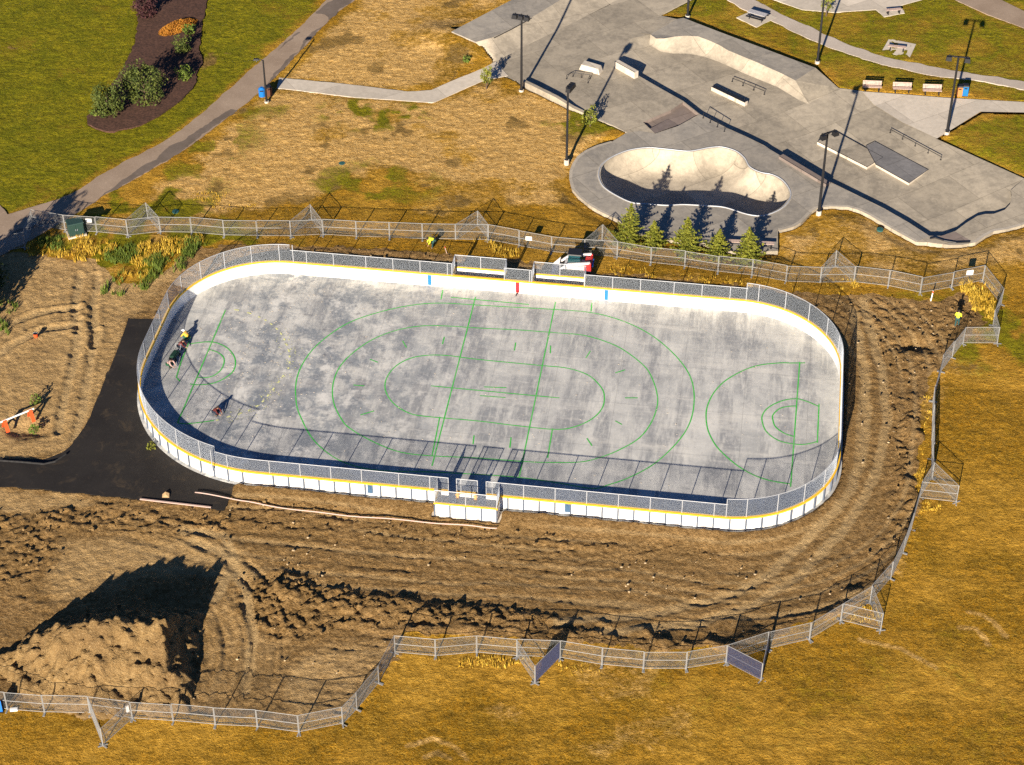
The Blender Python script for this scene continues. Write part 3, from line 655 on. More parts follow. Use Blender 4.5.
# soil heap
def mound():
    st = .16; x = np.arange(-50, -14, st); y = np.arange(96, 120, st); X, Y = np.meshgrid(x, y); sh = X.shape; X = X.ravel(); Y = Y.ravel()
    wx = X + (fbm(X * .7, Y * .7, 301) - .5) * .9; wy = Y + (fbm(X * .7, Y * .7, 311) - .5) * 1.5
    z = np.full(X.shape, -9.0)
    for a, b in zip(MOUND_RIDGE[:-1], MOUND_RIDGE[1:]):
        e = np.array([b[0] - a[0], b[1] - a[1]]); L = e @ e; t = np.clip(((wx - a[0]) * e[0] + (wy - a[1]) * e[1]) / L, 0, 1)
        dx = wx - a[0] - e[0] * t; dy = wy - a[1] - e[1] * t; end = (b is MOUND_RIDGE[-1]); h = a[2] + (b[2] - a[2]) * t
        ay = np.where(dy > 0, dy * .95, -dy * .86); d = np.hypot(np.where(dx > 0, dx * 2.0, dx), ay)
        if end: d = np.where((wx > b[0] - .3), ay, d)
        z = np.maximum(z, h - .80 * np.maximum(d - .35, 0))
    rx = X - MOUND_RIDGE[-1][0] + (fbm(X * .8, Y * .8, 305) - .5) * 1.6; z = np.minimum(z, np.interp(rx, [-.2, .7, 2.9, 3.6], [9.0, 2.0, .1, -2.0]) + np.where(rx < 0, 9, 0))
    z = z + (fbm(X * .55, Y * .55, 321) - .5) * .6 * sstep(z, -.3, 1.2)
    body = sstep(z, -.4, .8)
    z = z + body * (.36 * clods(X / 1.1, Y / 1.1, 331, .6) + .40 * clods(X / .6, Y / .6, 341, .8) + .30 * clods(X / .40, Y / .40, 351, .8) + .75 * (fbm(X * 1.3, Y * 1.3, 361, 4, .65) - .5)) - .50
    b = MB(); ny, nx = sh; keep = (z > -.25)
    i, j = np.meshgrid(np.arange(ny - 1), np.arange(nx - 1), indexing='ij'); a = (i * nx + j).ravel(); F = np.stack([a, a + 1, a + nx + 1, a + nx], 1); F = F[keep[F].any(1)]
    used, inv = np.unique(F, return_inverse=True); F = inv.reshape(F.shape)
    k = NB('heap_soil'); n2 = k.noise(2.2, 6, .7); n3 = k.noise(9, 4, .75); n1 = k.noise(.4, 4, .6)
    c = k.mix(k.mr(n2, .35, .65), (.25, .150, .056), (.41, .268, .115)); c = k.mix(k.mr(n1, .4, .65), c, (.25, .155, .065)); c = k.mix(k.mr(n3, .56, .72), c, (.56, .41, .21))
    m = k.out(c, .95, k.bump(k.math('ADD', n2, k.noise(5, 5, .75)), .30, 1.0), .08)
    b.v = list(zip(X[used].tolist(), Y[used].tolist(), z[used].tolist())); b.f = [tuple(q) for q in F.tolist()]
    o = b.build('soil_heap', m, smooth=True)
    tag(o, 'big heap of loose tan soil casting a long dark shadow near the lower left corner', 'soil heap')
mound()

# loose clods over the rough soil
def ico(n=1):
    b = bmesh.new(); bmesh.ops.create_icosphere(b, subdivisions=1, radius=1); vs = [v.co.copy() for v in b.verts]; fs = [tuple(v.index for v in f.verts) for f in b.faces]; b.free(); return vs, fs
def scatter_clods():
    vs0, fs0 = ico(); b = MB(); base = np.array([[*v] for v in vs0])
    for poly, a in CLOD:
        p = np.array(poly); n = int(.42 * abs(sum(p[i][0] * p[(i + 1) % len(p)][1] - p[(i + 1) % len(p)][0] * p[i][1] for i in range(len(p)))) / 2 * (2.6 if a > .3 else 1.5))
        x = rng.uniform(p[:, 0].min(), p[:, 0].max(), n * 4); y = rng.uniform(p[:, 1].min(), p[:, 1].max(), n * 4); k = sdist(x, y, poly) < .4
        for q in range(len(wxs := x[k][:n])):
            X, Y = x[k][q], y[k][q]
            if sdist(np.array([X]), np.array([Y]), RINKOUT)[0] < .15 or sdist(np.array([X]), np.array([Y]), ASPH)[0] < .3: continue
            u, v = to_loc(X, Y)
            if -2.4 < u < 3.7 and -17.2 < v < -14: continue
            s = .04 + .12 * rng.random() ** 3
            w_ = base * (s * (1 + rng.uniform(-.3, .3, (len(base), 1)))) * np.array([1.2, .9, .75])
            t = rng.random() * 6.28; c, sn = math.cos(t), math.sin(t)
            b.add(np.stack([w_[:, 0] * c - w_[:, 1] * sn + X, w_[:, 0] * sn + w_[:, 1] * c + Y, w_[:, 2] + .06 + a * .35], 1).tolist(), fs0)
    k = NB('clod_soil'); n = k.noise(1.3, 4, .6); n2 = k.noise(8, 3, .7)
    c = k.mix(k.mr(n, .35, .65), (.12, .072, .028), (.24, .155, .068)); c = k.mix(k.mr(n2, .55, .75), c, (.36, .25, .13))
    o = b.build('soil_clods', k.out(c, .95, None, .08)); tag(o, 'loose brown soil clods strewn over the churned ground', 'soil clods', kind='stuff')
RINKOUT = wl(rink_loop(.5))
scatter_clods()
def stones():
    vs0, fs0 = ico(); base = np.array([[*v] for v in vs0]); b = MB(); p = np.array(DIRT); x = rng.uniform(-46, 46, 9000); y = rng.uniform(98, 165, 9000)
    k = (sdist(x, y, DIRT) < -.4) & (sdist(x, y, RINKOUT) > .2) & (sdist(x, y, ASPH) > .2) & (x > -24) & (vnoise(x * .3, y * .3, 171) > .42); u, v = to_loc(x, y); k &= ~((u > -2.4) & (u < 3.8) & (v > -17.3) & (v < -13))
    for X, Y in list(zip(x[k], y[k]))[:260]:
        s = .025 + .08 * rng.random() ** 2.5; w_ = base * (s * (1 + rng.uniform(-.3, .3, (len(base), 1)))) * np.array([1.2, .9, .7]); b.add((w_ + np.array([X, Y, .07])).tolist(), fs0)
    o = b.build('stones', mat('pale_stone', (.40, .30, .18), .9, var=.45, scale=.8)); tag(o, 'small pale stones and crumbs lying on the graded soil', 'stones', kind='stuff')
stones()
# ------------------------------------------------------------------ rink
SLAB_Z = .05; BT = 1.40; MT = 2.68; MTC = 3.25
slab_poly = rink_loop(.42, .5)
b = MB(); vs, fs = fill(slab_poly, (), (), SLAB_Z, 3.0); b.add(vs, fs)
n = len(slab_poly); b.add([(q[0], q[1], SLAB_Z) for q in slab_poly] + [(q[0], q[1], -.3) for q in slab_poly], [(i, n + i, n + (i + 1) % n, (i + 1) % n) for i in range(n)])
slab = b.build('rink_slab', M['rink'], None, (*RC, 0), AZ); slab['kind'] = 'structure'

def lpt(pts): return [LOC(a, c, SLAB_Z) for a, c in pts]
lines = MB(); LZ = SLAB_Z + .004; LW = .11
def cline(pts, closed=False, smooth=True, wd=LW):
    global LZ
    q = lpt(pts)
    if smooth and len(q) > 2: q = catmull(q, closed, 6)
    ribbon(lines, q, wd, LZ, closed); LZ += .0004
cline([(476,305),(442.7,303.1),(417,304.5),(390,309.4),(362.4,317.3),(342.7,326),(323,339.8),(309.4,353.5),(299.6,370),(295.7,385.9),(296.7,405.5),(301.6,419),(309.8,434.8),(321,447.5),(339,460),(365,468.5),(400,471.5),(431,455.5+16.5),(480,474.5),(520,477.5),(556,482.5),(591.8,488.4),(609.4,484.5),(629,477.6),(652.5,465),(672,448),(685.9,430.6),(692.7,413),(694,393),(689.8,375.7),(678.5,359),(660.4,341.8),(640.8,329),(617,319),(589.8,312.4),(555,309.5),(510,307)], True)
cline([(478,328),(446.7,326),(421,326),(397.6,330),(378,336.9),(362.4,345.7),(346.7,358.4),(336.9,372),(332.5,387.8),(333.9,403.5),(340.8,418),(348.8,427.5),(369.7,440),(397.7,451.4),(429,455.7),(478,458),(525,461.6),(548.6,462.4),(580,462),(599.6,457.6),(619,450),(638.8,438.4),(650.6,423.7),(656.5,409),(657.5,397),(653.5,381.6),(644.7,366.5),(623,349.6),(603.5,340.8),(582,335),(558.4,333),(519,330)], True)
cline([(478,359.4),(446.7,355.5),(425,355.5),(407.5,359.4),(393.7,368),(385.9,380),(385.9,391.8),(393.7,403.5),(407.5,412.4),(424,416.2),(478,421),(519,426),(554.5,429.4),(574,427),(591.8,419),(602.5,407.5),(604,393.7),(597.6,383),(586,374),(566,368),(538.8,365.3)], True)
for s_ in [[(431,385.9),(559.4,398)], [(484,386.9),(506.5,387.8)], [(480,395.7),(505.5,397.6)], [(475.5,297),(432,466)], [(555.5,302),(519,478)], [(439.8,416.9),(432,456)], [(552.5,428.6),(547.6,458)],
           [(450.6,297.3),(480,300),(529,304.5)], [(442.7,290),(441,299.6)], [(591.8,303),(591,311.4)], [(402.5,340.8),(406.5,347.6)], [(370,359.4),(378,362.4)], [(353.5,385),(364.3,386)], [(360.4,415),(374,411)], [(444.3,336.9),(442.4,344.3)],
           [(515.7,342.7),(514.3,350.6)], [(550.6,345.7),(550.2,353.5)], [(590.4,351),(585.9,358)], [(615.3,373),(625,370)], [(625,398),(637.8,398)], [(615.3,421),(622,424.7)], [(586.9,438.4),(592,445.9)], [(474,435.5),(473,444.3)], [(511,437.5),(509.8,448)],
           [(799.7,362),(790.6,487)], [(805,363),(790,363.2)], [(819,404),(817.3,443)], [(225.5,310),(177.5,423)], [(189.4,341),(181,362),(176.4,377.5),(180,381.4)]]:
    cline(s_, smooth=False)
cline([(790,363.2),(781.4,363),(761,365),(744,370.3),(727,379.7),(716.8,389),(710,399.5),(706.3,411),(706.6,424),(710,435.5),(718.5,449),(735.5,464.4),(752.5,474.6),(769.5,480.6),(790,484)])
cline([(819,406.8),(808,402),(797,399),(786,400),(776.7,403),(768,408),(763,414),(762,421),(766.5,432),(779.3,441),(797,444.5),(808,444),(818,441.5)])
cline([(797,406.2),(788,406.6),(779.3,409),(773,415),(772.8,420),(775.5,427),(784.4,433.5),(795,437)])
cline([(189.4,344),(197,343),(207.7,342),(218,343.5),(228.7,349.4),(235,359),(234,369.7),(226,377.5),(213,383.4),(197,385),(190,384)])
cline([(209,349.8),(218,352.7),(224,359),(222,368.4),(214,375.6),(205,377.8),(197,377.5)])
cline([(177.5,423),(186,423.8),(196,423),(208,421.5),(214,420.5)])
o = lines.build('court_line', M['lime'], slab)
# short chalk dashes of the left arc, and specks of spilt chalk
arc = catmull(lpt([(216,420.6),(228,417),(240.4,413.6),(257.5,406),(269.4,394),(281,378.7),(288.5,368),(289.5,355),(286.4,344),(279.6,332),(267.7,321.7),(254,315),(240.4,310.7),(227,309)]), False, 10)
db = MB(); acc = 0; last = arc[0]; on = []
for a_, c_ in zip(arc[:-1], arc[1:]):
    d = math.dist(a_, c_); nn = max(1, int(d / .08))
    for j in range(nn):
        t = j / nn; on.append((a_[0] + (c_[0] - a_[0]) * t, a_[1] + (c_[1] - a_[1]) * t))
i = 0
while i < len(on) - 6:
    ribbon(db, on[i:i + 4], .15, LZ); i += 9
LZ += .0004
for q in range(170):
    px, py = random.choice([(285, 350, 5, 22), (272, 388, 9, 12), (245, 410, 14, 6), (268, 380, 22, 26)])[:2] if False else (0, 0)
    c = random.choice(arc[10:90]); u = c[0] + random.gauss(0, .5); v = c[1] + random.gauss(0, .5); s_ = random.uniform(.02, .065); t = random.random() * 3
    db.add([(u + s_ * math.cos(t + k), v + s_ * math.sin(t + k), LZ + .001 + q * .00004) for k in (0, 1.5, 3.0, 4.6)], [(0, 1, 2, 3)])
db.build('chalk_dash', M['chalk'], slab)
# pale debris on the slab
deb = MB()
for q in range(420):
    if random.random() < .6: u = random.gauss(-21, 3.4); v = random.gauss(2, 5)
    else: u = random.uniform(-26, 27); v = random.uniform(-12, 12)
    if abs(u) > 27 or abs(v) > 12.5: continue
    s_ = random.uniform(.02, .07); deb.box((u, v, SLAB_Z + .012), (s_ * 2, s_, .02), random.random() * 3)
o = deb.build('concrete_crumbs', M['conc_light'], None, (*RC, 0), AZ); tag(o, 'pale crumbs of debris scattered over the rink floor', 'crumbs', kind='stuff')

boards = thing('rink_boards', 'white oval rink boards with yellow top cap and chain link screen', 'rink boards', (*RC, 0), AZ)
NG = [(-1.02, -.36), (1.32, 2.02)]           # door gaps in the near side
FG = [(-5.6, -.8), (1.68, 6.5)]              # screen left out in front of the players' boxes
def rl(off, step=.5):
    brk = [x for g in NG for x in g] + [-1.9, 3.15]
    out = []
    l, w = HL, HW
    def seg(a, c, ex=()):
        L = math.dist(a, c); nn = max(1, int(L / step)); ts = sorted(set([i / nn for i in range(nn)] + [t for t in ex if 0 < t < 1]))
        for t in ts: out.append((a[0] + (c[0] - a[0]) * t, a[1] + (c[1] - a[1]) * t))
    def arc_(cx, cy, r, a0):
        nn = max(8, int(r * 1.57 / step))
        for i in range(nn): t = a0 + math.pi / 2 * i / nn; out.append((cx + (r + off) * math.cos(t), cy + (r + off) * math.sin(t)))
    a, c = -l + RAD['nl'], l - RAD['nr']
    seg((a, -w - off), (c, -w - off), [(q - a) / (c - a) for q in brk])
    arc_(l - RAD['nr'], -w + RAD['nr'], RAD['nr'], -math.pi / 2)
    seg((l + off, -w + RAD['nr']), (l + off, w - RAD['fr']))
    arc_(l - RAD['fr'], w - RAD['fr'], RAD['fr'], 0)
    a, c = l - RAD['fr'], -l + RAD['fl']
    seg((a, w + off), (c, w + off), [(q - a) / (c - a) for g in FG for q in g])
    arc_(-l + RAD['fl'], w - RAD['fl'], RAD['fl'], math.pi / 2)
    seg((-l - off, w - RAD['fl']), (-l - off, -w + RAD['nl']))
    arc_(-l + RAD['nl'], -w + RAD['nl'], RAD['nl'], math.pi)
    return out
IN, OUTW = rl(0), rl(.11)
N = len(IN)
def ngap(i):
    m = ((IN[i][0] + IN[(i + 1) % N][0]) / 2, (IN[i][1] + IN[(i + 1) % N][1]) / 2)
    return m[1] < -13 and any(g[0] < m[0] < g[1] for g in NG)
def fgap(i):
    m = ((IN[i][0] + IN[(i + 1) % N][0]) / 2, (IN[i][1] + IN[(i + 1) % N][1]) / 2)
    return m[1] > 13 and any(g[0] < m[0] < g[1] for g in FG)
def wall(a, c, z0, z1, skip):
    mb = MB(); mb.add([(q[0], q[1], z0) for q in a] + [(q[0], q[1], z1) for q in a] + [(q[0], q[1], z0) for q in c] + [(q[0], q[1], z1) for q in c], [])
    for i in range(N):
        j = (i + 1) % N
        if skip(i):
            continue
        mb.f += [(j, i, N + i, N + j), (2 * N + i, 2 * N + j, 3 * N + j, 3 * N + i), (N + i, 3 * N + i, 3 * N + j, N + j), (i, j, 2 * N + j, 2 * N + i)]
        if skip((i - 1) % N): mb.f.append((i, 2 * N + i, 3 * N + i, N + i))
        if skip(j): mb.f.append((j, N + j, 3 * N + j, 2 * N + j))
    return mb
wall(IN, OUTW, SLAB_Z + .003, BT - .13, ngap).build('board_panel', M['board'], boards)
wall(rl(-.03), rl(.20), BT - .13, BT, ngap).build('cap_rail', M['yellow'], boards)
# colour marks on the inner face of the far boards
for u, m_, nm in ((-7.67, 'blue', 'blue_mark'), (.41, 'red', 'red_mark'), (8.49, 'blue', 'blue_mark')):
    q = MB(); q.box((u, HW - .006, .70), (.34, .012, 1.15)); q.build(nm, M[m_], boards)
# blue latch plates on the outer face of the near boards
for px, py in ((370, 488.5), (567.5, 507)):
    u, v = LOC(px, py, .9); q = MB(); q.box((u, -HW - .20, .85), (.42, .07, .85)); q.box((u, -HW - .25, 1.0), (.12, .06, .3)); q.build('latch_plate', mat('latch_blue', (.05, .10, .17), .5), boards)
# joints between the white boards on the inside: hairline shadow gaps, and steel posts outside
acc = 0; cnt = 0
MIDL = rl(.17, .25); K = len(MIDL)
post_sp = 1.27
for i in range(K):
    a_, c_ = MIDL[i], MIDL[(i + 1) % K]; acc += math.dist(a_, c_)
    if acc >= post_sp:
        acc -= post_sp
        if a_[1] > 9.5 and abs(a_[0]) < 24: continue            # far side, wholly behind the boards
        if a_[1] < -13 and (-2.0 < a_[0] < 3.25): continue
        if cnt >= 95: continue
        t = math.atan2(c_[1] - a_[1], c_[0] - a_[0]); q = MB(); q.box((a_[0], a_[1], .66), (.12, .12, 1.26), t); q.build('board_post', M['board_steel'], boards); cnt += 1
# chain link screen
def isc(u): return u < -20.3 or u > 21.0
def mh(i): return MTC if isc((IN[i][0] + IN[(i + 1) % N][0]) / 2) else MT
MID = rl(.06)
cum = [0]
for i in range(N): cum.append(cum[-1] + math.dist(MID[i], MID[(i + 1) % N]))
PITCH_W, WIRE_R = .075, .0036
secs = []; cur = None
for i in range(N + 1):
    k_ = i % N; bad = i == N or ngap(k_) or fgap(k_); h = None if bad else mh(k_)
    if cur and (bad or abs(h - cur[1]) > .1): secs.append(cur); cur = None
    if bad: continue
    if cur is None: cur = ([MID[k_]], h)
    cur[0].append(MID[(k_ + 1) % N])
for path, h in secs:
    if abs(path[0][0] - path[-1][0]) > 2 and max(abs(q[1] - path[0][1]) for q in path) < .01: path = [path[0], path[-1]]
    wires(path, BT + .01, h - .02, PITCH_W, WIRE_R).build('chain_link_screen', M['wire'], boards)
rail = MB(); run = []
def flush():
    global run
    if len(run) > 1: rail.tube(run, .027, 6)
    run = []
for i in range(N + 1):
    k_ = i % N
    if i == N or ngap(k_) or fgap(k_): flush(); continue
    h = mh(k_)
    if run and abs(run[-1][2] - h) > .1: flush()
    if not run: run.append((*MID[k_], h))
    run.append((*MID[(k_ + 1) % N], h))
rail.build('top_rail', M['galv'], boards)
def post(u, v, h, z0=.9):
    q = MB(); q.tube([(u, v, z0), (u, v, h + .02)], .036, 6); q.build('post', M['galv'], boards)
acc = 1.2
for i in range(N):
    j = (i + 1) % N; d = math.dist(MID[i], MID[j]); acc += d
    if acc >= 2.55:
        acc -= 2.55
        if ngap(i) or fgap(i): continue
        post(*MID[i], mh(i), BT - .3)
for g in NG:
    for u in g: post(u, -HW - .06, MT, .1)
for g in FG:
    for u in g: post(u, HW + .06, MT, BT - .3)
for u, v in ((-20.3, -HW - .06), (21.0, -HW - .06), (-20.3, HW + .06), (21.0, HW + .06)): post(u, v, MTC, BT - .3)

def bench_box(name, label, u0, u1, vin, vout, floor=True, hinges=False):
    """a fenced players' box built against the boards; vout is its far wall"""
    t = thing(name, label, 'players box', (*RC, 0), AZ); s = 1 if vout > vin else -1
    w_ = MB(); c_ = MB(); m_ = MB(); uv = []; r_ = MB(); th = .10
    w_.box(((u0 + u1) / 2, vout, (BT - .06) / 2), (u1 - u0, th, BT - .06))
    for u in (u0 + th / 2, u1 - th / 2): w_.box((u, (vin + vout) / 2 + .05 * s * -1, (BT - .06) / 2), (th, abs(vout - vin) - th - .02, BT - .06))
    w_.build('wall', M['board'], t)
    c_.box(((u0 + u1) / 2, vout, BT - .05), (u1 - u0 + .06, th + .08, .11))
    for u in (u0 + th / 2, u1 - th / 2): c_.box((u, (vin + vout) / 2 - .05 * s, BT - .031), (th + .05, abs(vout - vin) - th - .08, .056))
    c_.build('cap_rail', M['yellow'], t)
    cor = [(u0 + .05, vin + .1 * s), (u0 + .05, vout), (u1 - .05, vout), (u1 - .05, vin + .1 * s)]
    for a_, b_ in zip(cor[:-1], cor[1:]): wires([a_, b_], BT + .01, MT - .02, PITCH_W, WIRE_R).build('chain_link_screen', M['wire'], t)
    r_.tube([(*cor[0], MT), (*cor[1], MT)], .032, 6); r_.tube([(*cor[1], MT), (*cor[2], MT)], .032, 6); r_.tube([(*cor[2], MT), (*cor[3], MT)], .032, 6); r_.build('top_rail', M['galv'], t)
    for q in cor + [((u0 + u1) / 2, vout)]:
        p_ = MB(); p_.tube([(*q, .1), (*q, MT + .02)], .042, 6); p_.build('post', M['galv'], t)
    f_ = MB(); f_.box(((u0 + u1) / 2, (vin + vout) / 2 + .16 * s, -.11), (u1 - u0 + .5, abs(vout - vin) - .05, .32)); f_.build('floor', M['conc_light'], t)
    bn = MB(); bn.box(((u0 + u1) / 2, vout - .42 * s, .48), (u1 - u0 - .5, .36, .06))
    for u in (u0 + .5, (u0 + u1) / 2, u1 - .5): bn.box((u, vout - .42 * s, .25), (.07, .28, .40))
    bn.build('bench', mat('box_bench', (.33, .36, .42), .6), t)
    if s < 0:
        for k_ in range(5):
            u = u0 + (u1 - u0) * k_ / 4; p_ = MB(); p_.box((min(max(u, u0 + .05), u1 - .05), vout - .10, .66), (.11, .10, 1.26)); p_.build('board_post', M['board_steel'], t)
        for u in (NG[0][1] + .12, NG[1][0] - .12):
            p_ = MB(); p_.box((u, vin - .24, 1.15), (.16, .10, .9)); p_.box((u, vin - .32, 1.32), (.34, .05, .10)); p_.box((u, vin - .32, .95), (.34, .05, .10)); p_.build('gate_hinge', mat('hinge_orange', (.72, .33, .03), .5), t)
    return t
bench_box('players_box', 'left of the two white players boxes behind the far rink boards', -5.6, -.75, HW + .12, 15.9)
bench_box('players_box', 'right one of two white players boxes behind far boards, beside the loader', 1.68, 6.5, HW + .12, 15.85)
bench_box('penalty_box', 'small white penalty box with yellow cap jutting from the near rink boards', -1.9, 3.15, -HW - .12, -16.1)
# ------------------------------------------------------------------ skate park
DK = .02
BOWL = catmull(PL([(598.8,172.5),(601.6,165),(611,157.5),(627.6,150.6),(647,147.8),(666,149.2),(686.7,151.3),(697.6,150),(708.6,147.8),(721.8,147.1),(736,151.2),(744.7,158.2),(750,167),(760.6,172.4),(773,175),(783.6,181.2),(790.6,191.8),(788.9,200.6),(780,209.5),(764,215.6),(748,214.7),(725.3,207.7),(707.7,206),(690,205),(679.8,204.8),(666,205.5),(645.5,204),(631.8,202.7),(616.7,195.9),(604.3,187.6),(599.5,179.4)], DK), True, 4)
def area(p): return sum(p[i][0] * p[(i + 1) % len(p)][1] - p[(i + 1) % len(p)][0] * p[i][1] for i in range(len(p))) / 2
if area(BOWL) < 0: BOWL = BOWL[::-1]
STEP_EDGE_PX = [(616,64.5),(638.5,75.5),(660,88),(683.3,101),(699.8,114),(726,127.5),(745,136),(764.5,145.5),(780,156.5),(803,168),(829.5,181.5),(855,194),(884,208.3),(908,222),(929.3,235.8),(941.6,235.8),(955.4,231),(966,223),(977.3,215.9),(985,214),(993.8,213.8),(1004.8,209.7),(1010,204),(1011.6,195.3),(1011,190)]
STEP = PL(STEP_EDGE_PX, DK)
LEFTB = PL([(616,64.5),(619,52),(632,38),(650.4,34.4)], DK)
RIGHTB = PL([(838.6,88),(862,91),(937,139),(980,158.5),(1024,178.4)], DK)
def floor_z(x, y):
    x = np.asarray(x, float); y = np.asarray(y, float)
    a = np.clip(ldist(x, y, LEFTB) / 2.4, 0, 1); c = np.clip(ldist(x, y, RIGHTB) / 9.0, 0, 1)
    return DK - .62 * a * c
def Pf(px, py):
    z = -.6
    for _ in range(4): q = P(px, py, z); z = float(floor_z([q[0]], [q[1]])[0])
    return (q[0], q[1], z)
BANK_BOT = [Pf(*q) for q in [(649,44.7),(661,51.6),(673,53.5),(686,53.5),(697,55),(706.7,57.5),(718,61.5),(730,66.7),(741,72),(759,79.5),(777,86.7),(799,100),(808.4,103.8)]]
BANK_TOP_PX = [(650.4,34.4),(656,38.5),(664,38.5),(675,36.5),(686,35.8),(698.4,36.5),(709.4,40.6),(719,44.9),(728,50.3),(742,56.2),(757.6,62.6),(782,73.6),(795.4,80.5)]
DH = .55
BANK_TOP = [(*P(a, c, DH if i > 1 else DH * (.2 + .4 * i)), DH if i > 1 else DH * (.2 + .4 * i)) for i, (a, c) in enumerate(BANK_TOP_PX)]
ri = len(STEP)
# near deck and left plaza: one sheet with the bowl cut out of it
L2 = PL([(610,4.7),(572,23.5),(523.7,47),(497,61)], 0)
low = SKATE_PX[2:SKATE_PX.index((1046,216)) + 2]
NEAR = PL(low, DK) + PL([(1024,178.4)], DK) + STEP[::-1] + LEFTB[1:] + PL([(660.4,15.3),(690,0),(735,-25),(640,-25)], DK) + L2
PIT1 = PL([(643,122),(671,110),(683,101.8),(699,114.3),(678,126),(655,133.5)], DK)
PIT2 = PL([(931,239),(938,236.5),(955.0,231.5),(966,238.6),(971,241.8),(957,243.2),(942,242)], DK)
pa = [P(1010,191,DK)]
floor_near = sheet('skate_park_slab', NEAR, M['conc_plaza'], DK, holes=[BOWL, PIT1], skirt=.5)
# darker finished apron round the bowl
APRON = PL([(612,141.5),(586.5,150.4),(573.7,163),(570.6,176),(573,188.6),(592,205),(612,216),(640,233),(672,239),(704,242),(735,251),(777,250),(777,230),(794,225.4),(806,216),(817,207),(829.5,205.6),(848,206.2),(871,215),(891.5,227.5),(917,241.5),(929,236.2),(908,222.6),(884,209),(855,194.8),(829,182.2),(803,168.8),(764.5,146.2),(745,136.6),(726,128.2),(700,115.2),(678,126.3),(655,133.8),(640,131),(627,132.8)], DK)
sheet('bowl_deck', APRON, M['conc_deck'], DK + .004, holes=[BOWL])
# bowl: quarter-round walls down to a flat floor
def bowl():
    D, Rr = 2.05, 2.5
    xs = np.array(BOWL); gx, gy = np.meshgrid(np.arange(xs[:, 0].min(), xs[:, 0].max(), .32), np.arange(xs[:, 1].min(), xs[:, 1].max(), .32)); gx = gx.ravel(); gy = gy.ravel()
    d = -sdist(gx, gy, BOWL); k = d > .62; ex = list(zip(gx[k], gy[k]))
    nb = len(BOWL)
    for off in (.02, .06, .13, .25, .42):
        for i in range(nb):
            a_ = Vector(BOWL[i - 1]); c_ = Vector(BOWL[(i + 1) % nb]); t = (c_ - a_).normalized(); q = Vector(BOWL[i]) + Vector((-t.y, t.x)) * off; ex.append((q.x, q.y))
    def zf(x, y):
        dd = np.clip(-sdist(x, y, BOWL), 0, 50); t = np.clip(dd / Rr, 0, 1)
        return DK - D * np.sqrt(np.clip(1 - (1 - t) ** 2, 0, 1))
    vs, fs = fill(BOWL, (), ex, zf); m_ = MB(); m_.add(vs, fs); o = m_.build('skate_bowl', M['conc_bowl'], smooth=True); o['kind'] = 'structure'
    c_ = MB(); pts = [(q[0], q[1], DK + .02) for q in BOWL] + [(*BOWL[0], DK + .02)]; c_.tube(pts, .06, 6, False)
    rim = MB(); ribbon(rim, BOWL, .34, DK + .010, True); o2 = rim.build('bowl_coping', M['kerb']); o2['kind'] = 'structure'
    c_.build('coping_pipe_or_shade_tube', M['galv'], o2)
bowl()
# street floor, sunk below the near deck and rising to ground level at its far right side
FL = [(q[0], q[1]) for q in STEP] + PL([(1024,178.4)], DK)[:1] + [(q[0], q[1]) for q in RIGHTB[::-1][1:]] + [BANK_BOT[-1][:2]] + [q[:2] for q in BANK_BOT[::-1][1:]] + [q for q in LEFTB[::-1][:-1]]
vs, fs = fill(FL, (), (), floor_z, .9); m_ = MB(); m_.add(vs, fs); o = m_.build('skate_park_floor', M['conc_plaza'], smooth=True); o['kind'] = 'structure'
m_ = MB()                                                    # the drop
ns = len(STEP); zs = floor_z([q[0] for q in STEP], [q[1] for q in STEP]); m_.add([(*q, DK) for q in STEP] + [(*q, float(z) - .05) for q, z in zip(STEP, zs)], [(i, i + 1, ns + i + 1, ns + i) for i in range(ns - 1)])
o = m_.build('skate_park_step', M['conc_plaza']); o['kind'] = 'structure'
# curved bank and raised far deck
nb = len(BANK_TOP); steps = 9; vs = []; fs = []
for j in range(steps + 1):
    t = j / steps
    for i in range(nb):
        a_ = BANK_BOT[i]; c_ = BANK_TOP[i]; g = 1 - math.cos(t * math.pi / 2) if i < 12 else t
        vs.append((a_[0] + (c_[0] - a_[0]) * t, a_[1] + (c_[1] - a_[1]) * t, a_[2] + (c_[2] - a_[2]) * (.35 * t + .65 * g)))
for j in range(steps):
    for i in range(nb - 1): fs.append((j * nb + i, j * nb + i + 1, (j + 1) * nb + i + 1, (j + 1) * nb + i))
m_ = MB(); m_.add(vs, fs)
o = m_.build('skate_bank', M['conc_bowl'], smooth=True); o['kind'] = 'structure'
hipA = BANK_TOP[-1]; hipB = (*P(815.5,67.8,DH), DH); hipC = (*P(838.6,88,DK), DK); hipD = BANK_BOT[-1]
m_ = MB(); m_.add([hipD, hipC, hipB, hipA], [(0, 1, 3), (1, 2, 3)]); o = m_.build('skate_hip', M['conc_plaza']); o['kind'] = 'structure'
FD = [q[:2] for q in BANK_TOP] + PL([(815.5,67.8),(764,48.4),(720,32),(683.3,17.8),(677,19)], DH)
fd_z = [q[2] for q in BANK_TOP] + [DH] * 5
def fdz(x, y):
    pts = np.array(FD); return np.array([fd_z[int(np.argmin((pts[:, 0] - a_) ** 2 + (pts[:, 1] - c_) ** 2))] for a_, c_ in zip(np.atleast_1d(x), np.atleast_1d(y))])
sheet('skate_park_deck', FD, M['conc_deck'], zf=fdz, skirt=.9)
m_ = MB(); e0 = BANK_TOP[0]; e1 = (*P(677,19,DH), DH); m_.add([(*P(640,33,DK), DK + .006), (*P(661,15.6,DK), DK + .006), e1, e0], [(0, 1, 3), (1, 2, 3)]); o = m_.build('skate_ramp', M['conc_plaza']); o['kind'] = 'structure'
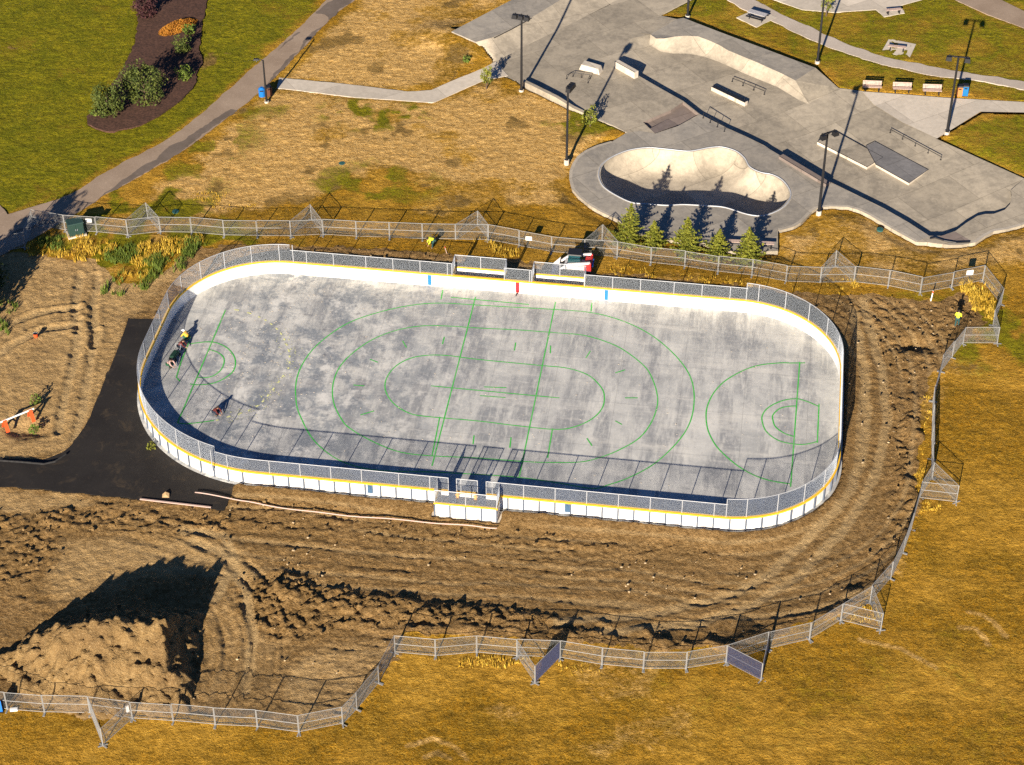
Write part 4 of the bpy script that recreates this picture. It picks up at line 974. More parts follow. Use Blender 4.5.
# upper left deck with its long bright bank
H2 = .90
d0 = [(*P(a, c, H2), H2) for a, c in [(476,42),(494,37),(519,25),(552,5),(600,-24)]]
dl = [(*P(a, c, 0), .012) for a, c in [(494,61.2),(497,61),(523.7,47),(572,23.5),(632,-7)]]
vs = []; fs = []
for j in range(7):
    t = j / 6; g = 1 - math.cos(t * math.pi / 2)
    vs += [(a_[0] + (c_[0] - a_[0]) * t, a_[1] + (c_[1] - a_[1]) * t, a_[2] + (c_[2] - a_[2]) * (.4 * t + .6 * g)) for a_, c_ in zip(dl, d0)]
for j in range(6):
    for i in range(4): fs.append((j * 5 + i, j * 5 + i + 1, (j + 1) * 5 + i + 1, (j + 1) * 5 + i))
base = len(vs); side = [j * 5 for j in range(7)]
vs += [(vs[j][0], vs[j][1], -.4) for j in side]; fs += [(side[k_], side[k_ + 1], base + k_ + 1, base + k_) for k_ in range(6)]
m_ = MB(); m_.add(vs, fs); o = m_.build('skate_bank', M['conc_bowl'], smooth=True); o['kind'] = 'structure'
UD = [q[:2] for q in d0] + PL([(560,-24),(517,-3),(451.6,31.4)], H2)
sheet('skate_park_deck', UD, M['conc_deck'], H2, skirt=.8)
m_ = MB(); m_.tube([P3(494,38,H2 + .03), P3(512,29,H2 + .03), P3(531,18.5,H2 + .03)], .05, 6); o = m_.build('coping_pipe_or_shade_tube', M['black']); tag(o, 'long black steel coping pipe on the edge of the upper left skate bank', 'coping')
# pale concrete seating apron and walkway at the far right
sheet('seating_apron', PL([(862,91.4),(905,94.5),(942.5,97.5),(1050,103.5),(1050,113),(980.7,111.7),(937,138.5),(901.6,122),(873.6,104.5)], DK), M['conc_light'], DK + .006)
# kerb along the outer edge of the skate park
kb = MB(); ribbon(kb, PL([(612,141.8),(598,145.8),(586.7,150.8),(578.9,156.4),(574.2,163.2),(571.1,171),(570.7,179),(573.2,188.4),(580.6,196.7),(592,205.6),(601.3,211),(614,217)], DK), .32, DK + .012)
ribbon(kb, PL([(778.6,229.6),(786,227.8),(793.6,225.5),(800.3,221.5),(805.8,216),(811.5,210),(817,207),(829.5,205.5),(848,206.1),(860,209.5),(871.3,215),(891.8,227.5),(917,241.4)], DK), .34, DK + .012)
ribbon(kb, PL([(947.5,244.2),(962,243.9),(975.3,241.4),(983.6,235.5),(993,230.3),(1006,228.4),(1018.7,225.1),(1046,215.4)], DK), .34, DK + .012)
ribbon(kb, PL([(525,87.4),(567.6,107.4),(589.6,115.4),(612,124.4)], DK), .3, DK + .012)
o = kb.build('kerb', M['kerb']); o['kind'] = 'structure'
# pockets: a sunk brown ramp in the plaza, and one at the near right edge
def pocket(poly, depth, m, name):
    n_ = len(poly); c_ = Vector((sum(q[0] for q in poly) / n_, sum(q[1] for q in poly) / n_)); m_ = MB(); inn = [tuple(c_ + (Vector(q) - c_) * .93) for q in poly]
    m_.add([(*q, DK) for q in poly] + [(*q, DK - depth) for q in poly], [(i, (i + 1) % n_, n_ + (i + 1) % n_, n_ + i) for i in range(n_)])
    vs, fs = fill(poly, (), (), lambda x, y: np.full(len(x), DK - depth)); m_.add(vs, fs)
    o = m_.build(name, m); o['kind'] = 'structure'; return o
pocket(PIT1, .34, M['conc_brown'], 'sunken_ramp')
wed = MB(); a_ = P3(655,133.2,DK); c_ = P3(649,129,DK); d_ = P3(668,119,-.3); e_ = P3(678,125,-.3)
wed.add([a_, c_, d_, e_], [(0, 1, 2, 3)]); o = wed.build('ramp_wedge', M['conc_brown']); o['kind'] = 'structure'
sheet('brown_slab', PL([(938,236.9),(955.2,231.8),(971,241.2),(957,242.2),(946,241)], DK), M['conc_brown'], DK + .012)
m_ = MB(); m_.tube([P3(930,238.5,.12), P3(935,237.6,.16), P3(944,240.6,.16), P3(956,242.6,.16), P3(970,241.9,.12)], .07, 6); o = m_.build('coping_pipe_or_shade_tube', M['black']); tag(o, 'curved dark kerb-shadow tube round the small brown ramp at the lower right skate park edge', 'coping')  # black tube drawn in place of the kerb's shadow by the brown slab

# blocks, ledges, pads, rails standing on the park
def ledge(name, label, cat, a, c, z0, h, th, m, parent=None, back=True, top=None):
    """a long block whose lit front bottom edge runs from pixel a to pixel c"""
    A = Vector(P(*a, z0)); B = Vector(P(*c, z0)); d = (B - A).normalized(); nrm = Vector((-d.y, d.x))
    if nrm.y < 0: nrm = -nrm
    poly = [A, B, B + nrm * th, A + nrm * th]; m_ = MB(); m_.prism([tuple(q) for q in poly], z0 - .02, z0 + h); o = m_.build(name, m); bevel(o, .025)
    me = o.data; c0 = sum((v.co for v in me.vertices), Vector()) / len(me.vertices); c0.z = z0; me.transform(Matrix.Translation(-c0)); o.location = c0
    if label: tag(o, label, cat)
    e_ = MB(); e_.tube([Vector((*(A + nrm * .01), z0 + h)) - c0, Vector((*(B + nrm * .01), z0 + h)) - c0], .025, 5); e_.build('steel_edge', M['black'], o)
    return o
ledge('concrete_ledge', 'pale concrete ledge block at the top end of the plaza step, long shadow behind it', 'ledge', (614.3,67.5), (634.5,79), DK, .78, .55, M['conc_light'])
m_ = MB(); A = P(579,69.5,DK); B = P(599.5,75,DK); Cc = P(603,70.5,DK); Dd = P(583,64.5,DK)
def frustum(poly, z0, h, k_):
    c_ = (sum(q[0] for q in poly) / 4, sum(q[1] for q in poly) / 4); t_ = [(c_[0] + (q[0] - c_[0]) * k_, c_[1] + (q[1] - c_[1]) * k_) for q in poly]; m_ = MB()
    m_.add([(*q, z0) for q in poly] + [(*q, z0 + h) for q in t_], [(3, 2, 1, 0), (4, 5, 6, 7)] + [(i, (i + 1) % 4, 4 + (i + 1) % 4, 4 + i) for i in range(4)]); return m_
o = fixn(frustum([A, B, Cc, Dd], DK - .01, .62, .82).build('concrete_block', M['conc_light'])); tag(o, 'low pale concrete skate block on the plaza just behind the bent grind rail', 'skate block')
def fz(px, py): return Pf(px, py)[2]
z_ = fz(728, 98)
lg = ledge('concrete_ledge', 'free-standing long narrow concrete ledge on the sunken floor, left of the flat rail', 'ledge', (711,90.5), (744.5,106.5), z_, .46, .50, M['conc_light'])
t_ = MB(); co = [v.co for v in lg.data.vertices]; zt = max(c.z for c in co); dd = Vector(P(744.5,106.5,z_)) - Vector(P(711,90.5,z_)); t_.box((0, 0, zt + .006), (dd.length - .08, .44, .012), math.atan2(dd.y, dd.x)); t_.build('top', M['black'], lg)
o = ledge('concrete_ledge', 'brown topped ledge along the deck edge between the bowl and the skate floor', 'ledge', (778.5,158.8), (825.5,187.0), DK, .34, .62, M['conc_brown'])
m_ = MB(); m_.box((0, 0, 0), (1, 1, 1)); 
def pad(name, label, pts, h, m, mk):
    pts3 = [Pf(*q) for q in pts]; zz = sum(q[2] for q in pts3) / len(pts3); poly = [P(a_, c_, zz + h) for a_, c_ in pts]; m_ = MB(); m_.prism(poly, zz - .25, zz + h); o = fixn(m_.build(name, mk)); tag(o, label, 'manual pad')
    t_ = MB(); cx_ = sum(q[0] for q in poly) / len(poly); cy_ = sum(q[1] for q in poly) / len(poly); t_.add([(cx_ + (q[0] - cx_) * .985, cy_ + (q[1] - cy_) * .985, zz + h + .005) for q in poly], [tuple(range(len(poly)))]); t2 = t_.build('top', m, o)
    e_ = MB()
    for i in range(len(poly)): e_.tube([(*poly[i], zz + h + .005), (*poly[(i + 1) % len(poly)], zz + h + .005)], .028, 5)
    e_.build('steel_edge', M['black'], o); return o
pad('manual_pad', 'pale low manual pad on the skate floor, steel edged, beside the darker pad', [(817.2,141.6),(867,167),(883,157.3),(834.3,130.5)], .22, M['conc_plaza'], M['conc_light'])
pad('manual_pad', 'dark grey low manual pad on the skate floor, right of the pale pad', [(876,164.6),(909,183),(928.3,169.7),(874.7,141.2),(866,145.8)], .14, M['conc_dark'], M['conc_light'])
wp = [P(a_, c_, 0.0) for a_, c_ in [(522,86.5),(535,93),(556,103),(572,110.5),(589.5,116.5)]]; wt = [.66, .70, .64, .34, .08]; m_ = MB(); th_ = .42; nn = len(wp)
of = [(q[0] + th_ * .55, q[1] + th_ * .84) for q in wp]
m_.add([(*q, -.4) for q in wp] + [(*q, h_) for q, h_ in zip(wp, wt)] + [(*q, h_) for q, h_ in zip(of, wt)] + [(*q, -.1) for q in of], [(k_ * nn + i, k_ * nn + i + 1, ((k_ + 1) % 4) * nn + i + 1, ((k_ + 1) % 4) * nn + i) for k_ in range(4) for i in range(nn - 1)] + [(0, nn, 2 * nn, 3 * nn), (nn - 1, 4 * nn - 1, 3 * nn - 1, 2 * nn - 1)])
o = fixn(m_.build('concrete_wall', M['conc_plaza'])); tag(o, 'low tapering concrete wall along the left plaza edge between two lamp posts', 'concrete wall')
def grind_rail(label, pts, h, nleg=4, zf=None, r=.032):
    zf = zf or fz; g = [Vector((*P(a_, c_, zf(a_, c_)), zf(a_, c_))) for a_, c_ in pts]; t = thing('grind_rail', label, 'grind rail', tuple(g[0])); o0 = g[0]
    m_ = MB(); m_.tube([q - o0 + Vector((0, 0, h)) for q in g], r, 6); m_.build('rail', M['black'], t)
    L = [0]
    for a_, c_ in zip(g[:-1], g[1:]): L.append(L[-1] + (c_ - a_).length)
    for k_ in range(nleg):
        s_ = L[-1] * (k_ + .02 if k_ == 0 else (k_ - .02 if k_ == nleg - 1 else k_)) / (nleg - 1)
        i = max(j for j in range(len(L) - 1) if L[j] <= s_ + 1e-6); q = g[i] + (g[i + 1] - g[i]) * ((s_ - L[i]) / (L[i + 1] - L[i])) - o0
        m_ = MB(); m_.tube([q, q + Vector((0, 0, h))], .028, 5); m_.box((q.x, q.y, q.z + .01), (.16, .16, .02)); m_.build('leg', M['black'], t)
    return t
dk = lambda a_, c_: DK
grind_rail('bent black grind rail on the left plaza beside the lamp post', [(566.5,79),(572,76.2),(590,78.5),(588,83)], .45, 5, dk)
grind_rail('short flat black grind rail on the sunken floor, right of the narrow ledge', [(732,81.5),(764.5,94.5)], .42, 4)
grind_rail('long flat black grind rail on the far right skate floor behind the dark pad', [(890,132.5),(915,146),(941,160)], .38, 5)
grind_rail('black rail crossing the step from the near deck, in its blue shadow', [(703,118),(724.5,131.5)], .62, 4, dk)
# ------------------------------------------------------------------ construction fence
FH = 1.83; PLEN = 3.05
def fence_proto():
    t = thing('fence_panel', 'x', 'fence panel')
    m_ = MB(); hl = PLEN / 2
    m_.tube([(-hl + .03, 0, .04), (-hl + .03, 0, FH)], .027, 6); m_.tube([(hl - .03, 0, .04), (hl - .03, 0, FH)], .027, 6)
    m_.tube([(-hl, 0, FH - .02), (hl, 0, FH - .02)], .021, 6); m_.tube([(-hl, 0, .14), (hl, 0, .14)], .018, 6)
    m_.build('frame', M['fence_steel'], t)
    q = MB(); q.tube([(-hl + .06, 0, .98), (hl - .06, 0, .98)], .022, 6); q.build('middle_rail', M['fence_steel'], t)
    wires([(-hl + .03, .005), (hl - .03, .005)], .14, FH - .03, .085, .0027).build('chain_link', M['fwire'], t)
    for s_ in (-1, 1):
        f_ = MB(); f_.box((s_ * (hl - .03), 0, .02), (.10, .70, .04)); f_.build('foot', M['fence_steel'], t)
    return t
FPROTO = fence_proto(); used_proto = [False]
def panel(a, c, label, group, sx=None, cloth=False):
    L = math.dist(a, c); mid = ((a[0] + c[0]) / 2, (a[1] + c[1]) / 2, random.uniform(-.03, .02)); rz = math.atan2(c[1] - a[1], c[0] - a[0]) 
    if not used_proto[0]:
        o = FPROTO; used_proto[0] = True; o.location = mid; o.rotation_euler = (0, 0, rz); o.scale = (L / PLEN, 1, 1); o['label'] = label; o['group'] = group
    else: o = copy_tree(FPROTO, mid, rz, label, group, L / PLEN)
    o.rotation_euler[0] = random.uniform(-.03, .03)
    if cloth:
        hl = PLEN / 2; wires([(-hl + .05, .02), (hl - .05, .02)], .16, FH - .05, .060, .0085).build('blue_netting', mat('blue_netting', (.045, .05, .10), .8), o)
    return o
def run(pts, group, where, split=False):
    P2 = PL(pts); seq = [P2[0]]
    for a, c in zip(P2[:-1], P2[1:]):
        n_ = max(1, round(math.dist(a, c) / PLEN)) if split else 1
        for k_ in range(1, n_ + 1): seq.append((a[0] + (c[0] - a[0]) * k_ / n_, a[1] + (c[1] - a[1]) * k_ / n_))
    for i, (a, c) in enumerate(zip(seq[:-1], seq[1:])): panel(a, c, where(ORD[i], i), group)
    return seq
TOP = [(-8,254),(25,248),(33,225.5),(65.5,231),(97,233),(128,236),(160.6,232.5),(191.7,233),(224.3,236),(257.5,236.5),(291,236.8),(323.3,235.5),(356.5,237.4),(389.6,238.4),(422.5,239.7),(455.6,240.2),(488.2,240.8),(519,246.5),(551.5,252.5),(584.5,255.5),(617,257.6),(650.7,263.5),(684.6,267),(717.8,272.3),(751.7,276),(785.7,282),(820,283.3),(853.7,282.8),(888,286.8),(920,293.5),(951.4,288),(982.5,281.5)]
run(TOP, 'fence panels of the far fence', lambda w_, i: f'grey chain link panel, {w_} from the left in the far fence')
RC1 = [(982.5,281.5),(1001,305),(992.8,326),(997.4,344),(962.6,344)]
run(RC1, 'fence panels of the corner bay', lambda w_, i: ['corner bay fence panel leaning from the far right corner post toward the field', 'corner bay fence panel seen nearly edge-on, right of the yellow tall grass', 'short corner bay fence panel just above the front one', 'corner bay fence panel facing the camera, below the worker in the yellow vest'][i])
RGT = [(962.6,344),(941,372),(932.8,402),(931.5,441),(931.5,479),(919.3,498.6),(911,530),(903,553),(890.7,579)]
run(RGT, 'fence panels beside the right field', lambda w_, i: f'right fence panel beside the dry field, {w_} counting down from the corner bay', True)
NEARF = [(890.7,579),(869.8,603),(840.5,621),(809.4,640),(767.5,649.5),(726,663),(686,669.4),(643.3,669.4),(601.8,665.6),(559.7,658.5),(517,656.7),(476.8,653),(435.5,656.7),(394.7,653),(379,683.4),(357,710),(343,724.5),(299,733),(257.5,727.5),(215.4,725.5),(173.3,721.7),(132.5,719),(90.5,714),(44.6,713),(7.6,710),(-34,708)]
run(NEARF, 'fence panels of the near fence', lambda w_, i: f'near fence panel above the golden grass, {w_} from its right end')
G2 = 'fence panels set as braces'
def brace(p, apex, q, name, cloth=(False, False)):
    A, B, Cc = PL([p, apex, q]); panel(A, B, f'left panel of the V brace {name}', G2, cloth=cloth[0]); panel(B, Cc, f'right panel of the V brace {name}', G2, cloth=cloth[1])
brace((128,236), (148,218.5), (160.6,232.5), 'behind the far fence near the green cabinet')
brace((291,236.8), (311.6,220), (323.3,235.5), 'behind the far fence, second from the left')
brace((455.6,240.2), (477.5,226.5), (488.2,240.8), 'behind the far fence near the yellow-shirted worker')
brace((584.5,255.5), (602,240.5), (617,257.6), 'behind the far fence beside the loader and first spruce')
brace((820,283.3), (835,266.5), (853.7,282.8), 'behind the far fence at its right part')
brace((932,479), (956.5,502.8), (919.3,498.6), 'standing in the dry field on the right side')
brace((869.8,603), (880.8,631), (840.5,621), 'at the lower right bend of the near fence')
brace((767.5,649.5), (761,681), (726,663), 'right of the near fence middle, with blue netting', (False, True))
brace((559.7,658.5), (535,683.4), (517,656.7), 'at the near fence middle, with blue netting', (True, False))
brace((132.5,719), (103,746), (90.5,714), 'in front of the soil heap')
def hang_sign(px, py, zc, w_, h_, ang, label, m_):
    x, y = P(px, py, zc); b_ = MB(); b_.box((0, 0, 0), (w_, .015, h_)); o = b_.build('sign', m_, None, (x, y, zc), ang); tag(o, label, 'sign'); c_ = MB(); 
    for sx in (-1, 1): c_.box((sx * (w_ / 2 - .06), -.012, h_ / 2 - .05), (.04, .012, .04))
    c_.build('clip', M['galv'], o); return o
hang_sign(88.5, 220.5, 1.25, .58, .42, -.05, 'small white sign on the far fence beside the green cabinet', M['white'])
hang_sign(528.8, 238.5, 1.3, .58, .42, -.1, 'small white sign on the far fence left of the loader', M['white'])
hang_sign(970, 272.5, 1.25, .66, .50, .18, 'small white sign on the far fence above the corner tall grass', M['white'])
hang_sign(127.5, 709, 1.3, .22, .62, .6, 'narrow white sign on the fence brace before the soil heap', M['white'])
x, y = P(1.5, 711.5); b_ = MB(); b_.box((0, 0, .62), (.75, .03, 1.15)); o = b_.build('sign_board', M['blue'], None, (x - .25, y - .12, 0), .1); tag(o, 'dark blue sign board leaning on the near fence at the left picture edge', 'sign board')
b_ = MB(); b_.box((.0, -.02, .05), (.8, .09, .1)); b_.build('foot', M['black'], o)
x, y = P(14.5, 709.3); b_ = MB(); b_.box((0, 0, .09), (.55, .3, .16)); o = bevel(b_.build('concrete_block', M['white'], None, (x, y - .1, 0), .1), .03); tag(o, 'small white ballast block at the foot of the near fence by the blue board', 'ballast block')

# ------------------------------------------------------------------ lamp posts
def lamp(px, py, label, h=9.0, arm=1.5, rz=0.0, heads=2, z=0.0):
    x, y = P(px, py, z); t = thing('lamp_post', label, 'lamp post', (x, y, z), rz)
    b_ = MB(); b_.tube([(0, 0, -.3), (0, 0, .28)], .26, 12); b_.build('footing', M['conc_light'], t)
    b_ = MB(); b_.tube([(0, 0, .28), (0, 0, h)], .14, 8, True, .10); b_.box((0, 0, .31), (.34, .34, .06)); b_.build('pole', M['black'], t)
    b_ = MB(); b_.box((0, 0, h - .06), (arm, .12, .12)); b_.build('crossarm', M['black'], t)
    ps = [-arm / 2, arm / 2] if heads == 2 else [-arm / 2, 0, arm / 2]
    for k_, p_ in enumerate(ps):
        f_ = MB(); f_.box((p_, -.10, h - .02), (.12, .14, .30)); f_.box((p_, -.28, h - .16), (.58, .50, .42), 0, .8)
        f = f_.build('floodlight', M['black'], t); g = MB(); g.box((p_, -.30, h - .335), (.40, .34, .02)); g.build('lens', mat('lens', (.45, .45, .42), .2), f)
    return t
lamp(521.4, 91.8, 'tall floodlight post with three heads, at the left edge of the skate park', 9.0, 1.3, R(-20), 3)
lamp(566.6, 161.9, 'tall floodlight post on the dry grass left of the skate bowl', 8.7, .9, R(65), 3)
lamp(818.8, 213, 'tall floodlight post between the skate bowl and the skate park floor', 9.0, 1.4, R(30))
lamp(946.8, 133.8, 'tall floodlight post beside the pale seating apron at the right', 8.9, 1.8, R(-12))
lamp(817.3, 63, 'tall floodlight post with white footing on the grass behind the far deck', 9.0, 1.5, R(10))
lamp(687.5, 17.5, 'tall floodlight post cut by the top edge, on the grass left of the picnic table', 9.0, 1.5, R(10))
x, y = P(266.7, 102.7); t = thing('path_lamp', 'slender single-arm path lamp beside the blue bin at the footpath corner', 'path lamp', (x, y, 0))
b_ = MB(); b_.tube([(0, 0, -.2), (0, 0, .2)], .24, 10); b_.build('footing', M['conc_light'], t)
b_ = MB(); b_.tube([(0, 0, .2), (0, 0, 5.0)], .11, 8, True, .08); b_.build('pole', M['black'], t)
b_ = MB(); b_.tube([(0, 0, 4.9), (-.25, 0, 5.1), (-.55, 0, 5.12)], .04, 6); b_.build('arm', M['black'], t)
b_ = MB(); b_.box((-.70, 0, 5.10), (.62, .34, .16), 0, .75); b_.build('lamp_head', M['black'], t)

# ------------------------------------------------------------------ benches, tables, bins
def bench_proto(name, label, x, y, z, rz, back=True, L=1.95):
    t = thing(name, label, 'bench', (x, y, z), rz, 'benches in the skate park')
    s_ = MB()
    for k_ in range(3): s_.box((0, -.18 + .16 * k_, .46), (L, .145, .05))
    s_.build('seat', M['wood'], t)
    if back:
        s_ = MB()
        for k_ in range(3): s_.box((0, .25 + .035 * k_, .60 + .15 * k_), (L, .045, .13))
        s_.build('backrest', M['wood'], t)
    for sx in (-1, 1):
        l_ = MB(); l_.box((sx * L * .36, -.02, .21), (.09, .40, .43)); 
        if back: l_.bar((sx * L * .36, .2, .42), (sx * L * .36, .36, .98), .07, .05)
        l_.box((sx * L * .36, -.06, .02), (.12, .50, .04)); l_.build('leg', M['black'], t)
    return t
for (px, py), nm in zip([(872, 91.5), (902, 93.2), (932, 95.2)], ['left', 'middle', 'right']):
    x, y = P(px, py); bench_proto('park_bench', f'pinkish slatted bench with backrest, {nm} one of three along the seating apron', x, y + .2, .04, R(-4))
def padsheet(pts, z=.05): return sheet('bench_pad', PL(pts), M['conc_light'], z, skirt=.2)
padsheet([(736.4,17.8),(756.3,27.4),(776.8,17.8),(757,9)]); padsheet([(882,51),(909,59.5),(916,44.5),(889,39)]); padsheet([(876.5,9.8),(884,17.2),(904.6,13.5),(900,6.5)], .06)
x, y = P(896.5, 50.5); bench_proto('park_bench', 'flat backless bench on a pale square pad in the green grass', x, y, .055, R(-12), False, 1.9)
x, y = P(893, 13.5); bench_proto('park_bench', 'flat backless bench on a pale pad at the top edge beside the concrete plaza', x, y, .065, R(10), False, 1.8)
x, y = P(733.5, 245.2); bench_proto('park_bench', 'flat bench on the deck behind the fourth spruce from the left', x, y, .03, R(-6), False, 1.9)
x, y = P(763.5, 247); bench_proto('park_bench', 'flat bench on the deck pad right of the last spruce', x, y, .03, R(-6), False, 1.9)
x, y = P(757, 19.5); t = thing('picnic_table', 'grey picnic table on a pale diamond pad behind the skate park', 'picnic table', (x, y, .055), R(-32))
b_ = MB()
for k_ in range(5): b_.box((0, -.32 + .16 * k_, .76), (2.1, .15, .05))
b_.build('tabletop', mat('grey_table', (.36, .35, .36), .7, var=.15, scale=5), t)
for s_ in (-1, 1):
    b_ = MB(); b_.box((0, s_ * .68, .44), (2.1, .28, .05)); b_.build('seat', M['black'], t)
    b_ = MB(); b_.bar((s_ * .75, -.5, 0), (s_ * .75, -.1, .74), .07, .05); b_.bar((s_ * .75, .5, 0), (s_ * .75, .1, .74), .07, .05); b_.box((s_ * .75, 0, .40), (.06, 1.5, .05)); b_.build('leg', M['black'], t)
def bin_(px, py, label, m_, rz=0.0, w_=.58, h_=1.1, round_=False):
    x, y = P(px, py); t = thing('litter_bin', label, 'litter bin', (x, y, .02), rz); b_ = MB()
    if round_: b_.tube([(0, 0, .03), (0, 0, h_ * .6), (0, 0, h_ * .9)], w_ / 2, 14)
    else: b_.box((0, 0, h_ / 2), (w_, w_, h_ - .04))
    b_.build('body', m_, t); b_ = MB()
    if round_: b_.tube([(0, 0, h_ * .9), (0, 0, h_ * 1.0), (0, 0, h_ * 1.1)], w_ * .52, 14, True, w_ * .25)
    else: b_.box((0, 0, h_ + .06), (w_ + .06, w_ + .06, .14), 0, .85)
    b_.build('lid', M['black'] if not round_ else m_, t)
    b_ = MB(); b_.box((0, -w_ / 2 - .005, h_ * .82), (w_ * .5, .012, .14)); b_.build('slot', M['black'], t)
    return t
bin_(958.8, 95.6, 'orange brown litter bin beside the blue bin at the walkway', mat('bin_brown', (.42, .16, .05), .6), R(-5))
bin_(964.6, 95.0, 'blue recycling bin right of the orange brown bin at the walkway', mat('bin_blue', (.012, .13, .32), .4), R(-5))
bin_(262.3, 96.2, 'bright blue round bin beside the path lamp', mat('bin_bright_blue', (.010, .13, .42), .4), 0, .72, .95, True)
bin_(268.8, 95.3, 'reddish brown bin right of the bright blue round bin', mat('bin_rust', (.12, .05, .03), .6), R(25), .6, 1.0)

# ------------------------------------------------------------------ utility cabinet by the fence
x, y = P(76.5, 234.5); t = thing('utility_cabinet', 'dark green utility cabinet on a concrete base by the far fence', 'utility cabinet', (x, y, 0), R(22))
b_ = MB(); b_.box((0, 0, .07), (1.75, 1.25, .22)); b_.build('base', M['conc_light'], t)
GC = mat('cabinet_green', (.022, .048, .040), .45); b_ = MB(); b_.box((0, 0, .83), (1.45, 1.0, 1.3)); bevel(b_.build('body', GC, t), .03)
b_ = MB(); b_.box((0, 0, 1.50), (1.55, 1.1, .09), 0, .94); b_.build('roof', GC, t)
for s_ in (-1, 1):
    b_ = MB(); b_.box((s_ * .35, -.51, .82), (.66, .025, 1.12)); d_ = bevel(b_.build('door', GC, t), .01); h_ = MB(); h_.box((s_ * .08, -.54, .85), (.03, .04, .18)); h_.build('handle', M['galv'], d_)

# ------------------------------------------------------------------ site bits and pieces
def pipe(label, pts, r, m_, name='pipe', z=.1):
    q = [(*P(a_, c_, z), z) for a_, c_ in pts]; xy = catmull([p_[:2] for p_ in q], False, 5); b_ = MB(); b_.tube([(p_[0], p_[1], z + .05 * math.sin(i * .9)) for i, p_ in enumerate(xy)], r, 7); o = b_.build(name, m_, smooth=True); tag(o, label, name.replace('_', ' ')); return o
pipe('long pinkish white pipe lying on the brown soil in front of the rink', [(195,492.3),(235,499),(260,504),(310,511.5),(360,516.5),(420,521.5),(470,525.8),(497,528.2)], .05, M['pipe'], z=.22)
b_ = MB(); A = P3(140,499,.12); B = P3(211,507.3,.12); b_.bar(A, B, .13, .08); o = b_.build('timber_edging', M['pipe']); tag(o, 'straight white edging board along the near edge of the asphalt pad', 'edging board')
b_ = MB(); A = P3(0,461.5,.22); Bp = [P3(0,460.5,.2), P3(22,462,.2), P3(44,464,.2), P3(55,461.5,.2), P3(66,454,.2)]; b_.tube(Bp, .08, 7); o = b_.build('erosion_roll', mat('dark_cloth', (.025, .024, .024), .9, var=.4, scale=4)); tag(o, 'dark cloth roll lying along the soil edge of the asphalt pad at left', 'cloth roll')
x, y = P(166, 496.5); b_ = MB(); 
b_.add([(-.28, -.2, .0), (.30, -.24, .02), (.25, .2, .12), (-.05, .26, .22), (-.3, .15, .05), (0, 0, .16)], [(0, 1, 5), (1, 2, 5), (2, 3, 5), (3, 4, 5), (4, 0, 5), (4, 3, 2, 1, 0)]); o = b_.build('crumpled_cardboard', M['cardboard'], None, (x, y, .07)); tag(o, 'crumpled brown cardboard lying on the dark asphalt pad', 'cardboard')
# orange and white barricade
x0, y0 = P(3.5, 430.5); x1, y1 = P(34, 418); t = thing('barricade', 'white plank barricade on two orange legs standing on the tan soil', 'barricade', ((x0 + x1) / 2, (y0 + y1) / 2, 0), math.atan2(y1 - y0, x1 - x0)); L = math.dist((x0, y0), (x1, y1))
b_ = MB(); b_.box((0, 0, .95), (L + .3, .05, .14)); b_.build('plank', M['white'], t)
for s_ in (-1, 1):
    b_ = MB(); b_.bar((s_ * L * .42, -.45, 0), (s_ * L * .42, -.04, 1.0), .30, .05); b_.bar((s_ * L * .42, .45, 0), (s_ * L * .42, .04, 1.0), .30, .05); b_.box((s_ * L * .42, 0, .38), (.1, .62, .06)); b_.build('leg', M['orange'], t)
# bucket
x, y = P(36, 337); t = thing('bucket', 'small orange bucket standing alone on the tan soil', 'bucket', (x, y, .02)); b_ = MB(); b_.tube([(0, 0, 0), (0, 0, .38)], .17, 12, False, .21); b_.tube([(0, 0, .0), (0, 0, .02)], .17, 12); b_.build('body', M['orange'], t)
b_ = MB(); b_.tube([(0, 0, .37), (0, 0, .39)], .222, 12); b_.build('rim', M['black'], t); b_ = MB(); b_.tube([(-.21, 0, .36), (-.15, 0, .48), (0, 0, .53), (.15, 0, .48), (.21, 0, .36)], .012, 5); b_.build('handle', M['galv'], t)
def stake(px, py, h, lean, label, m_=None):
    x, y = P(px, py); b_ = MB(); b_.bar((0, 0, -.2), (lean, .05, h), .09, .06); o = b_.build('stake', m_ or M['white'], None, (x, y, 0)); tag(o, label, 'stake'); c_ = MB(); c_.bar((lean * .8, .04, h * .8), (lean * .97, .049, h * .97), .1, .07); c_.build('painted_tip', M['orange'], o)
stake(930.5, 301, 1.1, .12, 'white survey stake in the churned soil near the far fence at right')
stake(447.5, 253.5, .8, -.25, 'short leaning white stake right of the yellow-shirted worker', M['pipe'])
stake(515.2, 296.5, .5, .18, 'small dark stub standing on the rink floor under the red board mark', M['black'])
def lid(px, py, label):
    x, y = P(px, py); b_ = MB(); b_.tube([(0, 0, -.1), (0, 0, .05)], .32, 14); o = b_.build('valve_lid', mat('lid_green', (.03, .10, .09), .5), None, (x, y, 0)); tag(o, label, 'valve lid'); c_ = MB(); c_.box((0, 0, .06), (.12, .04, .03)); c_.build('handle', M['black'], o)
lid(880, 229.4, 'round dark green valve lid in the dry grass below the skate park'); lid(175.5, 211.5, 'round dark green valve lid in the grass behind the far fence at left'); lid(342, 163.5, 'round dark green valve lid in the dry grass field')

